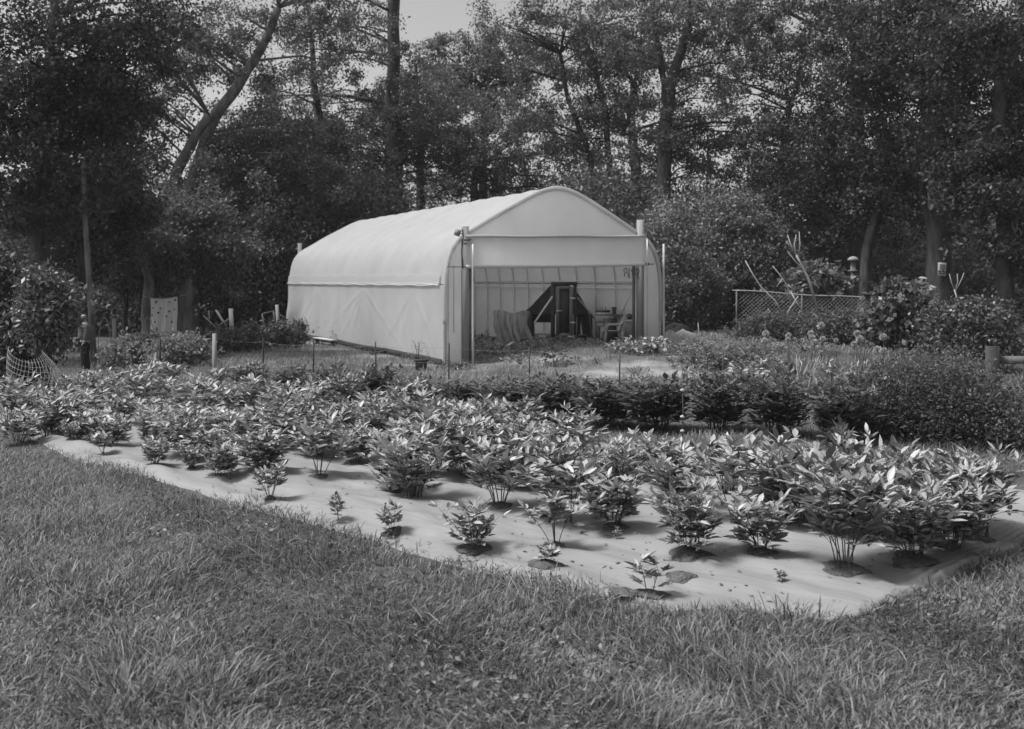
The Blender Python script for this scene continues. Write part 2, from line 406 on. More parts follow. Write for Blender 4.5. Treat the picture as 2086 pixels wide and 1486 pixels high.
# hoops inside, two hip purlins, ridge purlin
ip = PROF.copy(); ip = ip + (np.array([HW / 2, 2.2]) - ip) * np.array([.012, .012]); ip = resample(ip, 46)
for i in range(NB + 1):
    pts = H(ip[:, 0], np.clip(i * BAY, .03, HL - .05), ip[:, 1]); pts[:, 2] = np.maximum(pts[:, 2], tz(pts[:, 0], pts[:, 1]) - .1)
    hpart(MB().tube(pts, .03, 6), 'hoop', 'galvanised', True)
for s, z in ((.12, 2.28), (HW - .10, 2.42), (HW - .12, 2.18), (HW / 2, 5.19)):
    hpart(MB().tube(H(s, np.linspace(.05, HL - .05, 20), z), .022, 6), 'purlin', 'galvanised', True)
for t0, t1 in ((1.4, 2.66), (4.0, 2.7)):
    hpart(MB().tube(H(HW - .12, np.linspace(t0, t1, 4), np.linspace(2.2, .75, 4)), .014, 6), 'brace', 'galvanised', True)
# front: rounded hem of the roof, gable sheet above the header, side strips, roll-up curtain between the posts
e = resample(PROF[1:-1], 90)
hpart(MB().tube(H(e[:, 0], -.03, e[:, 1] + .005), .05, 8), 'hem', 'cloth', True)
GZ = 3.66
ss = np.linspace(.5, HW - .5, 60); g = []
for s in ss:
    z1 = float(prof_z(s)); g.append(H(s, .0 - .02 * math.sin(PI * (s / HW)), np.linspace(min(GZ + .012 * (s), z1 - .02), z1, 16)))
hpart(MB().grid(np.array(g)), 'gable_sheet', 'cloth', True)
def strip(s0, s1, nm, m='cloth'):
    g = []
    for s in np.linspace(s0, s1, 8):
        z0 = float(tz(*H(s, 0, 0)[:2])) - .02; z1 = max(float(prof_z(max(s, .02) if s < HW / 2 else min(s, HW - .02))), 2.3)
        g.append(H(s, .01 + .012 * math.sin(s * 30), np.linspace(z0, z1, 30)))
    return hpart(MB().grid(np.array(g)), nm, m, True)
strip(.0, .62, 'front_strip'); strip(6.62, HW, 'front_strip')
PL, PR = .60, 6.60                                       # post positions across the front
POST = []
for s, zt in ((PL, 4.02), (PR, 4.36)):
    z0 = float(tz(*H(s, -.1, 0)[:2]))
    R = np.stack([np.append(WX, 0), np.append(AX, 0), [0, 0, 1]], 1)
    c = H(s, -.12, (z0 - .1 + zt) / 2); POST.append(hpart(MB().box(c, (.17, .16, zt - z0 + .1), R), 'post', 'timber'))
# second upright behind each post that frames the doorway
hpart(MB().box(H(PL + .22, .02, 1.4), (.06, .05, 2.9), R), 'door_stud', 'old_timber'); hpart(MB().box(H(PR - .16, .02, 1.75), (.08, .05, 2.5), R), 'door_stud', 'old_timber')
hpart(MB().tube(H(np.linspace(PL - .02, PR + .12, 24), -.24, 3.72 + .02 * np.linspace(0, 6, 24) + .008 * np.sin(np.linspace(0, 14, 24))), .045, 8), 'header_bar', 'cloth_band', True)
sA = np.linspace(PL - .02, PR + .10, 60); zA = np.linspace(0, 1, 18); fl = []
for s in sA:
    zt = 3.70 + .02 * (s - PL); zb_ = 2.86 + .018 * (s - PL) - .02 * math.sin(PI * (s - PL) / 6)
    fl.append(H(s, -.245 - .02 * np.sin(zA * PI) - .012 * math.sin(s * 2.2) * zA + .015 * np.exp(-((s - PL - .3 * zA) / .2) ** 2), zt + (zb_ - zt) * zA))
flap = hpart(MB().grid(np.array(fl)), 'roll_up_curtain', 'cloth', True)
hpart(MB().tube(H(sA, -.25, 2.85 + .018 * (sA - PL) - .02 * np.sin(PI * (sA - PL) / 6)), .05, 10), 'roll_pipe', 'pipe', True, flap)
hpart(MB().tube(H(np.linspace(PL - .62, PL, 3), -.25, 2.84), .013, 6), 'crank_rod', 'dark_metal', False, flap)
hpart(MB().tube(H(np.linspace(PR + .1, PR + .42, 3), -.25, 2.97), .016, 6).box(H(PR + .17, -.25, 2.97), (.1, .08, .09)), 'crank_rod', 'dark_metal', False, flap)
cord = MB()
for k in range(7):
    x = PR - .62 + .085 * k; cord.tube(H(np.full(5, x) + .02 * hr.normal(size=5), -.2, np.linspace(2.84, 2.84 - hr.uniform(.15, .42), 5)), .014, 5)
hpart(cord, 'cord', 'dark_metal')
z0 = float(tz(*H(PL + .2, -.3, 0)[:2]))
hpart(MB().tube(H(PL + .155, -.33, np.linspace(z0, 3.5, 5)), .032, 8), 'guide_pole', 'pipe', True)
hpart(MB().tube(H(PR + .12, -.33, np.linspace(.3, 3.75, 5)), .022, 8), 'guide_pole', 'galvanised', True)
hpart(MB().tube(H(HW + .03, -.14, np.linspace(.25, 3.62, 5)), .035, 8), 'guide_pole', 'pale_timber', True)
hpart(MB().tube(H(.10, -.05, np.linspace(.1, 2.95, 5)), .018, 6), 'trim_pipe', 'galvanised', True)
hpart(MB().tube(H(.28, -.03, np.linspace(.95, 2.9, 5)), .014, 6), 'trim_pipe', 'galvanised', True)
hpart(MB().tube(H(PL - .12 + .02 * np.sin(np.arange(9)), -.2, np.linspace(3.95, 2.8, 9)), .022, 6), 'cable', 'plastic_dark', True)
for z in (3.62, 3.52): hpart(MB().box(H(PL + .03, -.22, z), (.2, .04, .05), R), 'clamp', 'old_timber')
lp = hpart(MB().tube(H(np.linspace(PL - .07, PL - .22, 3), -.16, 3.80), .014, 6), 'lamp_arm', 'dark_metal')
c = H(PL - .27, -.2, 3.83); hpart(MB().box(c, (.17, .12, .19), Matrix.Rotation(.35, 3, 'Y')).box(c + np.array([-.02, -.08, .0]), (.13, .04, .14)), 'lamp_head', 'wicker', False, lp)
# rear end wall and its posts
g = []
for s in np.linspace(.0, HW, 40):
    z1 = float(prof_z(np.clip(s, .02, HW - .02))); g.append(H(s, HL - .03, np.linspace(-.05, z1, 14)))
hpart(MB().grid(np.array(g)), 'rear_sheet', 'cloth', True)
for s, zt in ((.55, 4.15), (6.5, 4.3)): hpart(MB().box(H(s, HL + .15, zt / 2), (.15, .15, zt), R), 'post', 'timber')
bb = MB()
pts = H(-.06, np.linspace(.1, HL, 12), .0); zz = tz(pts[:, 0], pts[:, 1])
for i in range(11): bb.beam(pts[i] + [0, 0, zz[i] + .09], pts[i + 1] + [0, 0, zz[i + 1] + .09], .05, .19)
hpart(bb, 'baseboard', 'dark_timber')

# ------------------------------------------------------------------ things standing in the hoop house
dd = on_ground(1149, 35.2)
door = thing('door_frame', 'dark wooden screen door in its frame, standing free inside the hoop house', 'door', dd)
S_ = 35.2 / F
w2, hh = 24 * S_, 118 * S_
def dp(x, y, z): return dd + np.array([x, y, z])
fr = MB()
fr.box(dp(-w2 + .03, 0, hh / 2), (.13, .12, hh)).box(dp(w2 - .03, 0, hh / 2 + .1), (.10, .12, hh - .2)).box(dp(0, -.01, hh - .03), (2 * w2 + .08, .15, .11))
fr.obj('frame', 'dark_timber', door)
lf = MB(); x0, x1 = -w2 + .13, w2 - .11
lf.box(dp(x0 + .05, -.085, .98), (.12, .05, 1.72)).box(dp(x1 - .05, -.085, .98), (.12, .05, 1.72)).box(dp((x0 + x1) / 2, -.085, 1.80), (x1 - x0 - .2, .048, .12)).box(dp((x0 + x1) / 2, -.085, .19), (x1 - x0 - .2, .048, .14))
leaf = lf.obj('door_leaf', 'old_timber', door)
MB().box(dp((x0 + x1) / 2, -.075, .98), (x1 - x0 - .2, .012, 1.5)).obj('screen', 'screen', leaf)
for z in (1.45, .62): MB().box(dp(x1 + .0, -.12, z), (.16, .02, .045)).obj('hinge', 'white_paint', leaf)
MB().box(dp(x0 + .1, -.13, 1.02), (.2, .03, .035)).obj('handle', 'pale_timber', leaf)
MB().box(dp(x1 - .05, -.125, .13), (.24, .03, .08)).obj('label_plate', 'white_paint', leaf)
MB().beam(dp(-w2 + .0, -.1, 1.5), dp(-w2 - .62, -.5, .62), .04, .05).obj('prop', 'pale_timber', door)
MB().beam(dp(w2 + .05, .1, 1.48), dp(w2 + .78, .3, .62), .03, .04).obj('prop', 'wicker', door)

# low tunnel of netting behind the door: two arched pipes, dark net, bunched cloth on its left
tn_loc = on_ground(1130, 36.3)
tun = thing('netting_tunnel', 'low arched tunnel of dark netting behind the wooden screen door', 'netting', tn_loc)
arch = [(1060, 690), (1064, 640), (1084, 623), (1103, 602), (1121, 583), (1140, 575), (1158, 580), (1180, 602), (1200, 640), (1207, 688)]
def arc(Yd, sc=1.0, n=40):
    a = np.array([P(x, y, 36.0) for x, y in arch]); a = a + (a - a.mean(0)) * (sc - 1)
    d = np.linspace(0, 1, len(a)); u = np.linspace(0, 1, n); q = np.stack([np.interp(u, d, a[:, i]) for i in range(3)], 1)
    q[:, 0] += (Yd - 36.0) * .06; q[:, 1] = Yd; return q
g = [arc(Yd, 1 - .035 * k) + np.array([0, 0, -.03 * k - .05 * math.sin(k * 1.57) ** 2]) for k, Yd in enumerate(np.linspace(36.1, 37.3, 8))]
MB().grid(np.array(g)).obj('net', 'netting', tun, True)
MB().tube(arc(36.05), .022, 6).obj('arch_pipe', 'old_timber', tun, True)
ea = arc(36.08); ea = ea[ea[:, 2] > CAMZ - (642 - HY) * 36 / F]; eb = ea.copy(); eb[:, 2] = CAMZ - (641 - HY) * 36 / F
MB().grid(np.stack([ea * (1 - v) + eb * v for v in np.linspace(0, 1, 6)], 1)).obj('end_net', 'netting', tun, True)
MB().tube(arc(37.3, .755) - np.array([0, 0, .25]), .02, 6).obj('arch_pipe', 'old_timber', tun, True)
# bunched skirt hanging in long folds
top0, top1 = P(1004, 634, 36.6), P(1078, 636, 35.7); b0, b1 = P(1022, 686, 35.6), P(1086, 694, 35.0)
g = []
for u in np.linspace(0, 1, 64):
    t_ = top0 * (1 - u) + top1 * u; b_ = b0 * (1 - u) + b1 * u; b_[2] = tz(b_[0], b_[1]) + .02
    v = np.linspace(0, 1, 14); f = .10 * math.sin(u * 38) + .04 * math.sin(u * 71 + 1)
    c = t_[None] * (1 - v)[:, None] + b_[None] * v[:, None]
    c[:, 0] += -.28 * np.sin(v * PI * .5) * (1 - v) + f * .5 * v + .03 * np.sin(v * 9 + u * 20); c[:, 1] += f * (.35 + v * .6); c[:, 2] += .05 * np.sin(u * 9) * (1 - v)
    g.append(c)
MB().grid(np.array(g)).obj('skirt', 'pale_netting', tun, True)
def table(name, label, cat, px0, px1, ytop, ydep, dep, m, leg=.08, top=.06, apron=0.0, grp=None):
    c = on_ground((px0 + px1) / 2, ydep); k = ydep / F; wd = (px1 - px0) * k; zt = CAMZ - (ytop - HY) * k
    t = thing(name, label, cat, c, grp)
    MB().box([c[0], c[1] + dep / 2, zt - top / 2], (wd, dep, top)).obj('top', m, t)
    if apron: MB().box([c[0], c[1] + .02, zt - top - apron / 2], (wd - .04, .04, apron)).obj('apron', m, t)
    for i in (-1, 1):
        for j in (.06, dep - .06):
            x = c[0] + i * (wd / 2 - .07); y = c[1] + j; z = float(tz(x, y)) - .03
            MB().box([x, y, (z + zt - top) / 2], (leg, leg, zt - top - z)).obj('leg', m, t)
    return t, zt
table('potting_bench', 'low plank bench seen through the netting left of the screen door', 'bench', 1082, 1130, 634, 36.9, .7, 'old_timber', .10, .05, .36)
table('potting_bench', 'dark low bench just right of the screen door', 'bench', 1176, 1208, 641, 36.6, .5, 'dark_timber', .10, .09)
wt, wtz = table('work_table', 'plank work table behind the wicker chair, pots on it', 'table', 1216, 1290, 641, 34.9, .75, 'old_timber', .08, .05)
k = 34.9 / F
c0 = P(1230, 652, 34.85); 
tag(MB().box([c0[0], c0[1] - .05, wtz - .17], (.62, .03, .24), Matrix.Rotation(.03, 3, 'Y')).box([c0[0] + .03, c0[1] - .052, wtz - .36], (.5, .03, .13)).obj('plank_offcut', 'timber', loc=c0), 'two weathered boards leaning on the table front behind the chair', 'board')
tc = P(1228, 634, 35.1); tr = thing('seed_tray', 'flat dark seedling tray with thin sprouts, on the work table', 'tray', (tc[0], tc[1], wtz))
MB().box((tc[0], tc[1], wtz + .10), (.5, .3, .07)).obj('tray', 'plastic_dark', tr)
MB().box((tc[0] + .02, tc[1], wtz + .032), (.48, .34, .06)).obj('board', 'pale_timber', tr)
for i in range(14):
    b = np.array([tc[0] - .21 + .032 * i, tc[1] + hr.uniform(-.1, .1), wtz + .13]); MB().tube([b, b + [hr.uniform(-.03, .03), 0, hr.uniform(.06, .16)]], .006, 4).obj('sprout', 'stem', tr)
for px, hpx, rpx, lb in ((1251, 15, 5, 'tall straight-sided dark pot on the work table, behind the chair back'), (1277, 10, 6, 'small flared flower pot at the right end of the work table')):
    c = P(px, 640, 35.0); r = rpx * k; hz = hpx * k
    tag(MB().lathe([(.01, 0), (r * .72, 0), (r * .95, hz * .78), (r * 1.08, hz * .78), (r * 1.1, hz), (r * .95, hz), (r * .9, hz * .8), (.01, hz * .8)], (c[0], c[1], wtz + .002), 14).obj('flower_pot', 'old_timber' if hpx > 12 else 'dark_timber', smooth=True, loc=(c[0], c[1], wtz)), lb, 'pot')
c = P(1283, 650, 34.6); bl = on_ground(1283, 34.6); bx = thing('storage_bin', 'pale square bin beside the right post, behind the chair', 'bin', bl)
bt = CAMZ - (655 - HY) * 34.6 / F
MB().box((c[0], c[1], (bt + bl[2]) / 2), (.36, .36, bt - bl[2])).obj('body', 'wicker', bx); MB().box((c[0], c[1], bt + .03), (.40, .40, .055)).obj('lid', 'white_paint', bx)
bb_ = MB(); cc = np.array([c[0] + .02, c[1], bt + .06])
bb_.lathe([(.01, 0), (.10, .0), (.16, .06), (.13, .15), (.05, .2), (.01, .2)], cc + [-.03, 0, 0], 12)
tag(bb_.obj('cloth_bundle', 'plastic_dark', smooth=True, loc=cc), 'dark bundle lying on the lid of the pale bin', 'bundle')

# wicker armchair, facing left
cl = on_ground(1249, 33.3); kk = 33.3 / F
ch = thing('wicker_chair', 'wicker armchair with curved arms standing at the hoop house mouth', 'armchair', cl)
def cp(px, z, y=0): return np.array([(px - CX) * kk, 33.3 + y, cl[2] + z])
zz = lambda py: CAMZ - (py - HY) * kk - cl[2]
sz = zz(674)
seat = MB(); g = []
for u in np.linspace(0, 1, 9):
    g.append([cp(1227 + 38 * u, sz + .02 * math.sin(PI * v) * -1, -.28 + .56 * v) for v in np.linspace(0, 1, 9)])
g = np.array(g); seat.grid(g); seat.grid(g - [0, 0, .05]); seat.obj('seat', 'wicker', ch, True)
bk = []
for u in np.linspace(0, 1, 12):      # reclined back with a rounded top
    px = 1262 + 14 * u; z = sz + (zz(641) - sz) * u; hw_ = .27 * math.sqrt(max(1 - max(0, (u - .55) / .5) ** 2, .05))
    bk.append([cp(px + 3 * (1 - math.cos(v * PI / 2)) * -1, z, v * hw_) for v in np.linspace(-1, 1, 11)])
bk = np.array(bk); MB().grid(bk).grid(bk + [.03, 0, .0]).obj('backrest', 'wicker', ch, True)
rim = np.concatenate([bk[:, 0], bk[-1], bk[::-1, -1]]); MB().tube(rim, .024, 8).obj('back_rim', 'wicker', ch, True)
for sy in (-.3, .3):
    arm = np.array([cp(1275, zz(646), sy * .8), cp(1270, zz(655), sy), cp(1263, zz(661), sy), cp(1252, zz(661.5), sy), cp(1241, zz(661), sy), cp(1236, zz(664), sy), cp(1233.5, zz(670), sy), cp(1233, sz, sy)])
    MB().tube(arm, .028, 8).obj('armrest', 'wicker', ch, True)
    for px0, px1, nm in ((1233, 1232, 'leg'), (1265, 1267, 'leg')):
        x = cp(px1, 0, sy); gz = float(tz(x[0], x[1])) - cl[2]
        MB().tube(np.array([cp(px0, sz, sy), cp(px1, gz - .01, sy)]), .026, 8).obj(nm, 'wicker', ch, True)
for px in (1233, 1265): MB().tube(np.array([cp(px, .2, -.3), cp(px, .2, .3)]), .016, 6).obj('stretcher', 'wicker', ch, True)
# dark sack hanging behind the chair legs
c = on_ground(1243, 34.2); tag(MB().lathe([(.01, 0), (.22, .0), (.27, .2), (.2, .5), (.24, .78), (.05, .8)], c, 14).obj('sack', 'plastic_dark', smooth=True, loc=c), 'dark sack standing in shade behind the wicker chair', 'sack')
c = G(1062, 702); a, b = G(1034, 712), G(1088, 690); tag(MB().beam(a + [0, 0, .12], b + [0, 0, .30], .09, .04).obj('loose_board', 'pale_timber', loc=c), 'long pale board lying slanted at the hoop house doorway', 'board')

# ------------------------------------------------------------------ along the left wall
a, b = G(645, 700), G(680, 706); c = (a + b) / 2
bn = thing('garden_bench', 'low pale plank on blocks beside the left wall of the hoop house', 'bench', c)
MB().beam(a + [0, 0, .22], b + [0, 0, .22], .28, .05).obj('plank', 'pale_timber', bn)
for p in (a, b): MB().box(p + (c - p) * .12 + [0, 0, .09], (.12, .2, .2)).obj('block', 'dark_timber', bn)
c = G(858, 754); tag(MB().box(c + [0, 0, .13], (.3, .24, .24)).box(c + [0, 0, .265], (.36, .3, .035)).obj('planter_box', 'dark_timber', loc=c), 'small dark box with a pale rim near the front left corner of the hoop house', 'box')
c = G(776, 722); 
tag(MB().beam(c + [-.35, 0, .03], c + [.2, .3, .10], .2, .03).obj('loose_board', 'dark_timber', loc=c), 'short dark board tipped on the path by the left wall', 'board')

# ------------------------------------------------------------------ heap right of the hoop house
c = G(1378, 668)
g = []
hp = np.random.default_rng(5)
def lump(name, label, cat, px, py, w_, h_, d_, m, seed, sharp=.25, Y=None):
    r = np.random.default_rng(seed); c = on_ground(px, Y) if Y else G(px, py); k = c[1] / F
    th = np.linspace(0, 2 * PI, 25)[:-1]; ph = np.linspace(0, PI / 2, 9); ph1 = r.uniform(0, 6, 6)
    V = np.zeros((9, 24, 3))
    for i, p in enumerate(ph):
        rr = np.cos(p) * (1 + sharp * (np.sin(2 * th + ph1[0]) * .4 + np.sin(3 * th + ph1[1] + p * 2) * .35 + np.sin(5 * th + ph1[2] + p * 4) * .25))
        V[i] = np.stack([rr * np.cos(th) * w_ / 2, rr * np.sin(th) * d_ / 2, np.full(24, math.sin(p) * h_) * (1 + sharp * .6 * np.sin(th * 2 + ph1[3] + p * 3))], 1)
    return tag(MB().grid(V + c, wrap=True).obj(name, m, smooth=True, loc=c), label, cat)
lump('tarpaulin_heap', 'dark tarpaulin thrown over a heap right of the hoop house', 'tarpaulin', 1378, 0, 1.15, .48, .9, 'tarp', 1, .35, 34.6)
lump('feed_sack', 'crumpled pale sack lying against the dark tarpaulin', 'sack', 1391, 0, .7, .30, .5, 'wicker', 2, .8, 33.7)
lump('stone', 'pale flat-topped stone below the crumpled sack', 'stone', 1366, 0, .55, .40, .4, 'stone', 3, .3, 32.9)
lump('stone', 'grey stone beside the paler one, right of the doorway', 'stone', 1382, 0, .36, .28, .3, 'wicker', 4, .35, 33.0)

for i, (px, Y, r, h, m, lb) in enumerate(((1106, 34.6, .12, .22, 'wicker', 'pale pot on the ground left of the screen door'), (1066, 35.2, .10, .2, 'dark_timber', 'dark pot at the foot of the bunched netting'), (1188, 34.4, .14, .26, 'plastic_dark', 'black nursery pot right of the screen door'), (1202, 34.0, .10, .17, 'old_timber', 'small pot between the screen door and the wicker chair'), (1020, 34.6, .12, .2, 'old_timber', 'squat pot among blossoms inside the doorway'))):
    c = on_ground(px, Y); tag(MB().lathe([(.01, 0), (r * .72, 0), (r * .95, h * .8), (r * 1.08, h * .8), (r * 1.1, h), (r * .95, h), (r * .9, h * .8), (.01, h * .8)], c, 14).obj('flower_pot', m, smooth=True, loc=c), lb, 'pot')
# ------------------------------------------------------------------ peonies
def unit(v): return v / (np.linalg.norm(v) + 1e-9)
def peony_geo(seed, nst, Ht, spread, leafL=.125, nodes=5, lateral=.15, us=.16):
    r = np.random.default_rng(seed); st = MB(); C = []; D = []; N = []; Ls = []
    up = np.array([0, 0, 1.])
    for i in range(nst):
        az = 2 * PI * i / nst + r.uniform(-.5, .5); ln = spread * r.uniform(.25, 1.0) * (0.35 if i % 3 == 0 else 1); hh = Ht * r.uniform(.72, 1.05) * (1 - .18 * ln)
        d = np.array([math.cos(az), math.sin(az), 0]); b = d * r.uniform(.01, .05 + .004 * nst)
        u = np.linspace(0, 1, 7)[:, None]; pts = b + d * hh * ln * .75 * u ** 1.35 + up * hh * u
        st.tube(pts, np.linspace(.0062, .0032, 7), 5, False)
        for k in range(nodes):
            uu = us + (1 - us) * k / (nodes - 1) + r.uniform(-.04, .04); uu = min(uu, 1.0)
            p = b + d * hh * ln * .75 * uu ** 1.35 + up * hh * uu
            la = az + 2.4 * k + r.uniform(-.5, .5); E = r.uniform(.25, .95) + (.35 if k == nodes - 1 else 0)
            pd = np.array([math.cos(la) * math.cos(E), math.sin(la) * math.cos(E), math.sin(E)]) + d * .25; pd = unit(pd)
            pl = lateral * r.uniform(.8, 1.3) * Ht / .65 * (1 - .35 * uu)
            e_ = p + pd * pl; st.tube(np.array([p, p + pd * pl * .5 + up * .01, e_]), .0026, 3, False)
            side = unit(np.cross(pd, up)); fl_az = E - r.uniform(-.05, .4)
            fd = np.array([math.cos(la) * math.cos(fl_az), math.sin(la) * math.cos(fl_az), math.sin(fl_az)])
            for br in (-1, 0, 1):
                bd = unit(fd * (1.0 if br == 0 else .55) + side * br * .85)
                s0 = e_ if br == 0 else p + pd * pl * .8
                e2 = s0 + bd * .045 * Ht / .65
                for lf in (-1, 0, 1):
                    if lf and r.random() < .12: continue
                    s2 = unit(np.cross(bd, up)); ld = unit(bd + s2 * lf * .75 + up * r.uniform(-.1, .5)); C.append(e2 if lf == 0 else s0 + bd * .02)
                    D.append(ld); N.append(unit(np.cross(np.cross(ld, up), ld) + r.normal(size=3) * .28)); Ls.append(leafL * r.uniform(.7, 1.15) * (1.15 if lf == 0 else .85))
    lv = MB(); Ls = np.array(Ls); rr = np.random.default_rng(seed + 1)
    lv.lances(np.array(C), np.array(D), np.array(N), Ls, Ls * rr.uniform(.33, .44, len(Ls)), rr.uniform(-.05, .25, len(Ls)))
    return st, lv
def peony_proto(seed, nst, Ht, spread, m='peony_leaf', **kw):
    st, lv = peony_geo(seed, nst, Ht, spread, **kw)
    return st.mesh('stems', 'stem'), lv.mesh('foliage', m, smooth=True)
PROTO = {
    'young': [peony_proto(10 + i, (3, 4, 2)[i], .40, .9, nodes=5, leafL=.15, us=(.3, .4, .25)[i]) for i in range(3)],
    'mid': [peony_proto(20 + i, (9, 6, 12, 8, 10, 5, 11, 7)[i], (.58, .66, .5, .6, .54, .68, .6, .5)[i], (1.05, .8, 1.2, 1.0, 1.3, .9, 1.1, 1.35)[i], nodes=6, leafL=(.125, .14, .11, .13, .12, .145, .105, .13)[i], us=(.16, .5, .22, .4, .16, .55, .3, .45)[i]) for i in range(8)],
    'big': [peony_proto(40 + i, (15, 12, 17, 19, 14, 16)[i], (.76, .82, .7, .78, .72, .8)[i], (.95, .8, 1.1, .9, 1.15, 1.0)[i], nodes=7, leafL=(.13, .145, .12, .125, .14, .115)[i], us=(.16, .3, .2, .35, .16, .25)[i]) for i in range(6)],
    'bush': [peony_proto(60 + i, 24 + i, .85, .85, 'bush_leaf', nodes=8, leafL=.115) for i in range(4)]}
bm = MB()
_rb = np.random.default_rng(77)
for lay, (rr, n) in enumerate(((.02, 6), (.035, 9), (.05, 11))):
    a = np.arange(n) * 2 * PI / n + lay; E = 1.25 - .42 * lay
    D = np.stack([np.cos(a) * math.cos(E), np.sin(a) * math.cos(E), np.full(n, math.sin(E))], 1); Nn = np.stack([-np.cos(a) * math.sin(E), -np.sin(a) * math.sin(E), np.full(n, math.cos(E))], 1)
    bm.lances(np.zeros((n, 3)), D, Nn, .065, .055, -.3, .3)
BLOOM = bm.mesh('bloom', 'petal', smooth=True)
def add_child(name, me, parent, loc=(0, 0, 0), sc=1.0):
    o = bpy.data.objects.new(name, me); COL.objects.link(o); o.parent = parent; o.location = loc; o.scale = (sc,) * 3; return o
prng = np.random.default_rng(101)
def peony(kind, x, y, z, sc, label, group=None, v=None, blooms=0, name='peony_plant', wob=.15, zf=1.0):
    st, lv = PROTO[kind][prng.integers(len(PROTO[kind])) if v is None else v]
    t = thing(name, label, 'bush' if kind == 'bush' else 'plant', (x, y, z), group)
    t.rotation_euler = (prng.uniform(-.06, .06), prng.uniform(-.06, .06), prng.uniform(0, 6.28)); t.scale = (sc * prng.uniform(1 - wob, 1 + wob), sc * prng.uniform(1 - wob, 1 + wob), sc * zf * prng.uniform(1 - wob, 1 + wob))
    add_child('stems', st, t); add_child('foliage', lv, t)
    for b in range(blooms):
        a = prng.uniform(0, 6.28); q = prng.uniform(.05, .4); add_child('bloom', BLOOM, t, (q * math.cos(a), q * math.sin(a), prng.uniform(.74, .92)), prng.uniform(.9, 1.5))
    return t
SOIL = MB()
def soil_patch(x, y, r):
    r *= .8
    r_ = np.random.default_rng(int(abs(x * 977 + y * 131)) + 5); th = np.linspace(0, 2 * PI, 29)[:-1]
    V = []
    for f in (0, .35, .7, .9, 1.0):
        q = r * f * (1 + .12 * np.sin(3 * th + x) + .08 * np.sin(5 * th + y) + .05 * r_.normal(size=28))
        px_, py_ = x + q * np.cos(th), y + q * np.sin(th)
        V.append(np.stack([px_, py_, np.array([sheet_z(a, b) for a, b in zip(px_, py_)]) + (.006 + .035 * (1 - f) + .008 * r_.random(28) if f < 1 else .002)], 1))
    SOIL.grid(np.array(V), wrap=True)
# front row, each plant one can single out: pixel of its foot, kind, height in photo pixels, label
front = [
    ((690, 1076), 'young', 2, 54, 'small dark peony with few broad leaves, leftmost lone plant at the bare sheet edge', .0),
    ((800, 1100), 'young', 0, 62, 'short spreading peony between the small dark one and the spreading one in the soil patch', .12),
    ((966, 1136), 'mid', 0, 118, 'spreading peony standing in a round soil patch, in the middle of the front row', .20),
    ((1112, 1168), 'young', 1, 52, 'tiny peony with thin leaves in a soil ring, in front of an airy taller one', .20),
    ((1130, 1132), 'mid', 1, 100, 'airy thin-stemmed peony just behind the tiny one in the soil ring', .12),
    ((1326, 1228), 'young', 2, 92, 'young dark peony nearest the grass, alone at the front edge of the sheet', .16),
    ((1590, 1204), 'young', 1, 26, 'low flat clump of leaves alone on the bare sheet at the right', .0),
    ((1258, 1112), 'young', 0, 26, 'small low sprig on the sheet below the second row', .0),
    ((550, 1036), 'mid', 3, 70, 'upright dark peony on the left part of the sheet edge', .08),
    ((468, 990), 'young', 1, 60, 'thin upright sapling-like peony left of the upright dark one', .0),
    ((390, 968), 'mid', 2, 62, 'bushy small peony with spread stems on the left sheet edge', .06),
    ((318, 958), 'young', 0, 55, 'dark forked young peony near the left end of the sheet', .0),
    ((210, 935), 'young', 1, 45, 'small peony where the sheet narrows at the far left', .0)]
for (px, py), kd, v, hpx, lb, sr in front:
    g = G(px, py - 6); z = sheet_z(g[0], g[1]); base = {'young': .52, 'mid': .72}[kd]
    peony(kd, g[0], g[1], z, hpx * g[1] / F / base, lb, None, v % len(PROTO[kd]))
    if sr: soil_patch(g[0], g[1], sr * 1.0)
g = G(1385, 1190); soil_patch(g[0], g[1], .16); g = G(1265, 1225); soil_patch(g[0] + .02, g[1], .14)
# second row at the right: large plants with clear feet
second = [((1253, 1092), 'mid', 2, 150, 'round leafy peony with a dark foot, left of the large right-hand plants'),
          ((1405, 1150), 'big', 0, 160, 'broad peony in mid sheet, just left of a loose one with long leaves'),
          ((1550, 1148), 'mid', 4, 150, 'loose peony with long pale leaves between two broad ones'),
          ((1722, 1182), 'big', 1, 205, 'largest peony, dense and dark-footed, close to the grass on the right'),
          ((1862, 1166), 'big', 2, 195, 'wide peony showing many bare stems, right of the largest one'),
          ((1990, 1112), 'big', 3, 190, 'tall peony with bare stems at the right end of the sheet'),
          ((1020, 1050), 'mid', 3, 150, 'dark-stemmed peony just behind the spreading one in the soil patch'),
          ((800, 1010), 'mid', 0, 120, 'leggy peony over a patch of bare sheet left of centre'),
          ((650, 985), 'mid', 1, 110, 'leafy peony on a thin stem, third plant inward on the left')]
used = []
for (px, py), kd, v, hpx, lb in second:
    g = G(px, py - 6); base = {'big': .95, 'mid': .72}[kd]
    peony(kd, g[0], g[1], sheet_z(g[0], g[1]), hpx * g[1] / F / base, lb, None, v); used.append(g[:2])
    soil_patch(g[0], g[1], .16 if kd == 'mid' else .24)
rows = [(7.75, 'outermost', 1.35), (8.45, 'second', .86), (9.6, 'third', .76), (10.7, 'fourth', .74), (11.7, 'fifth', .74), (12.6, 'last', .78)]
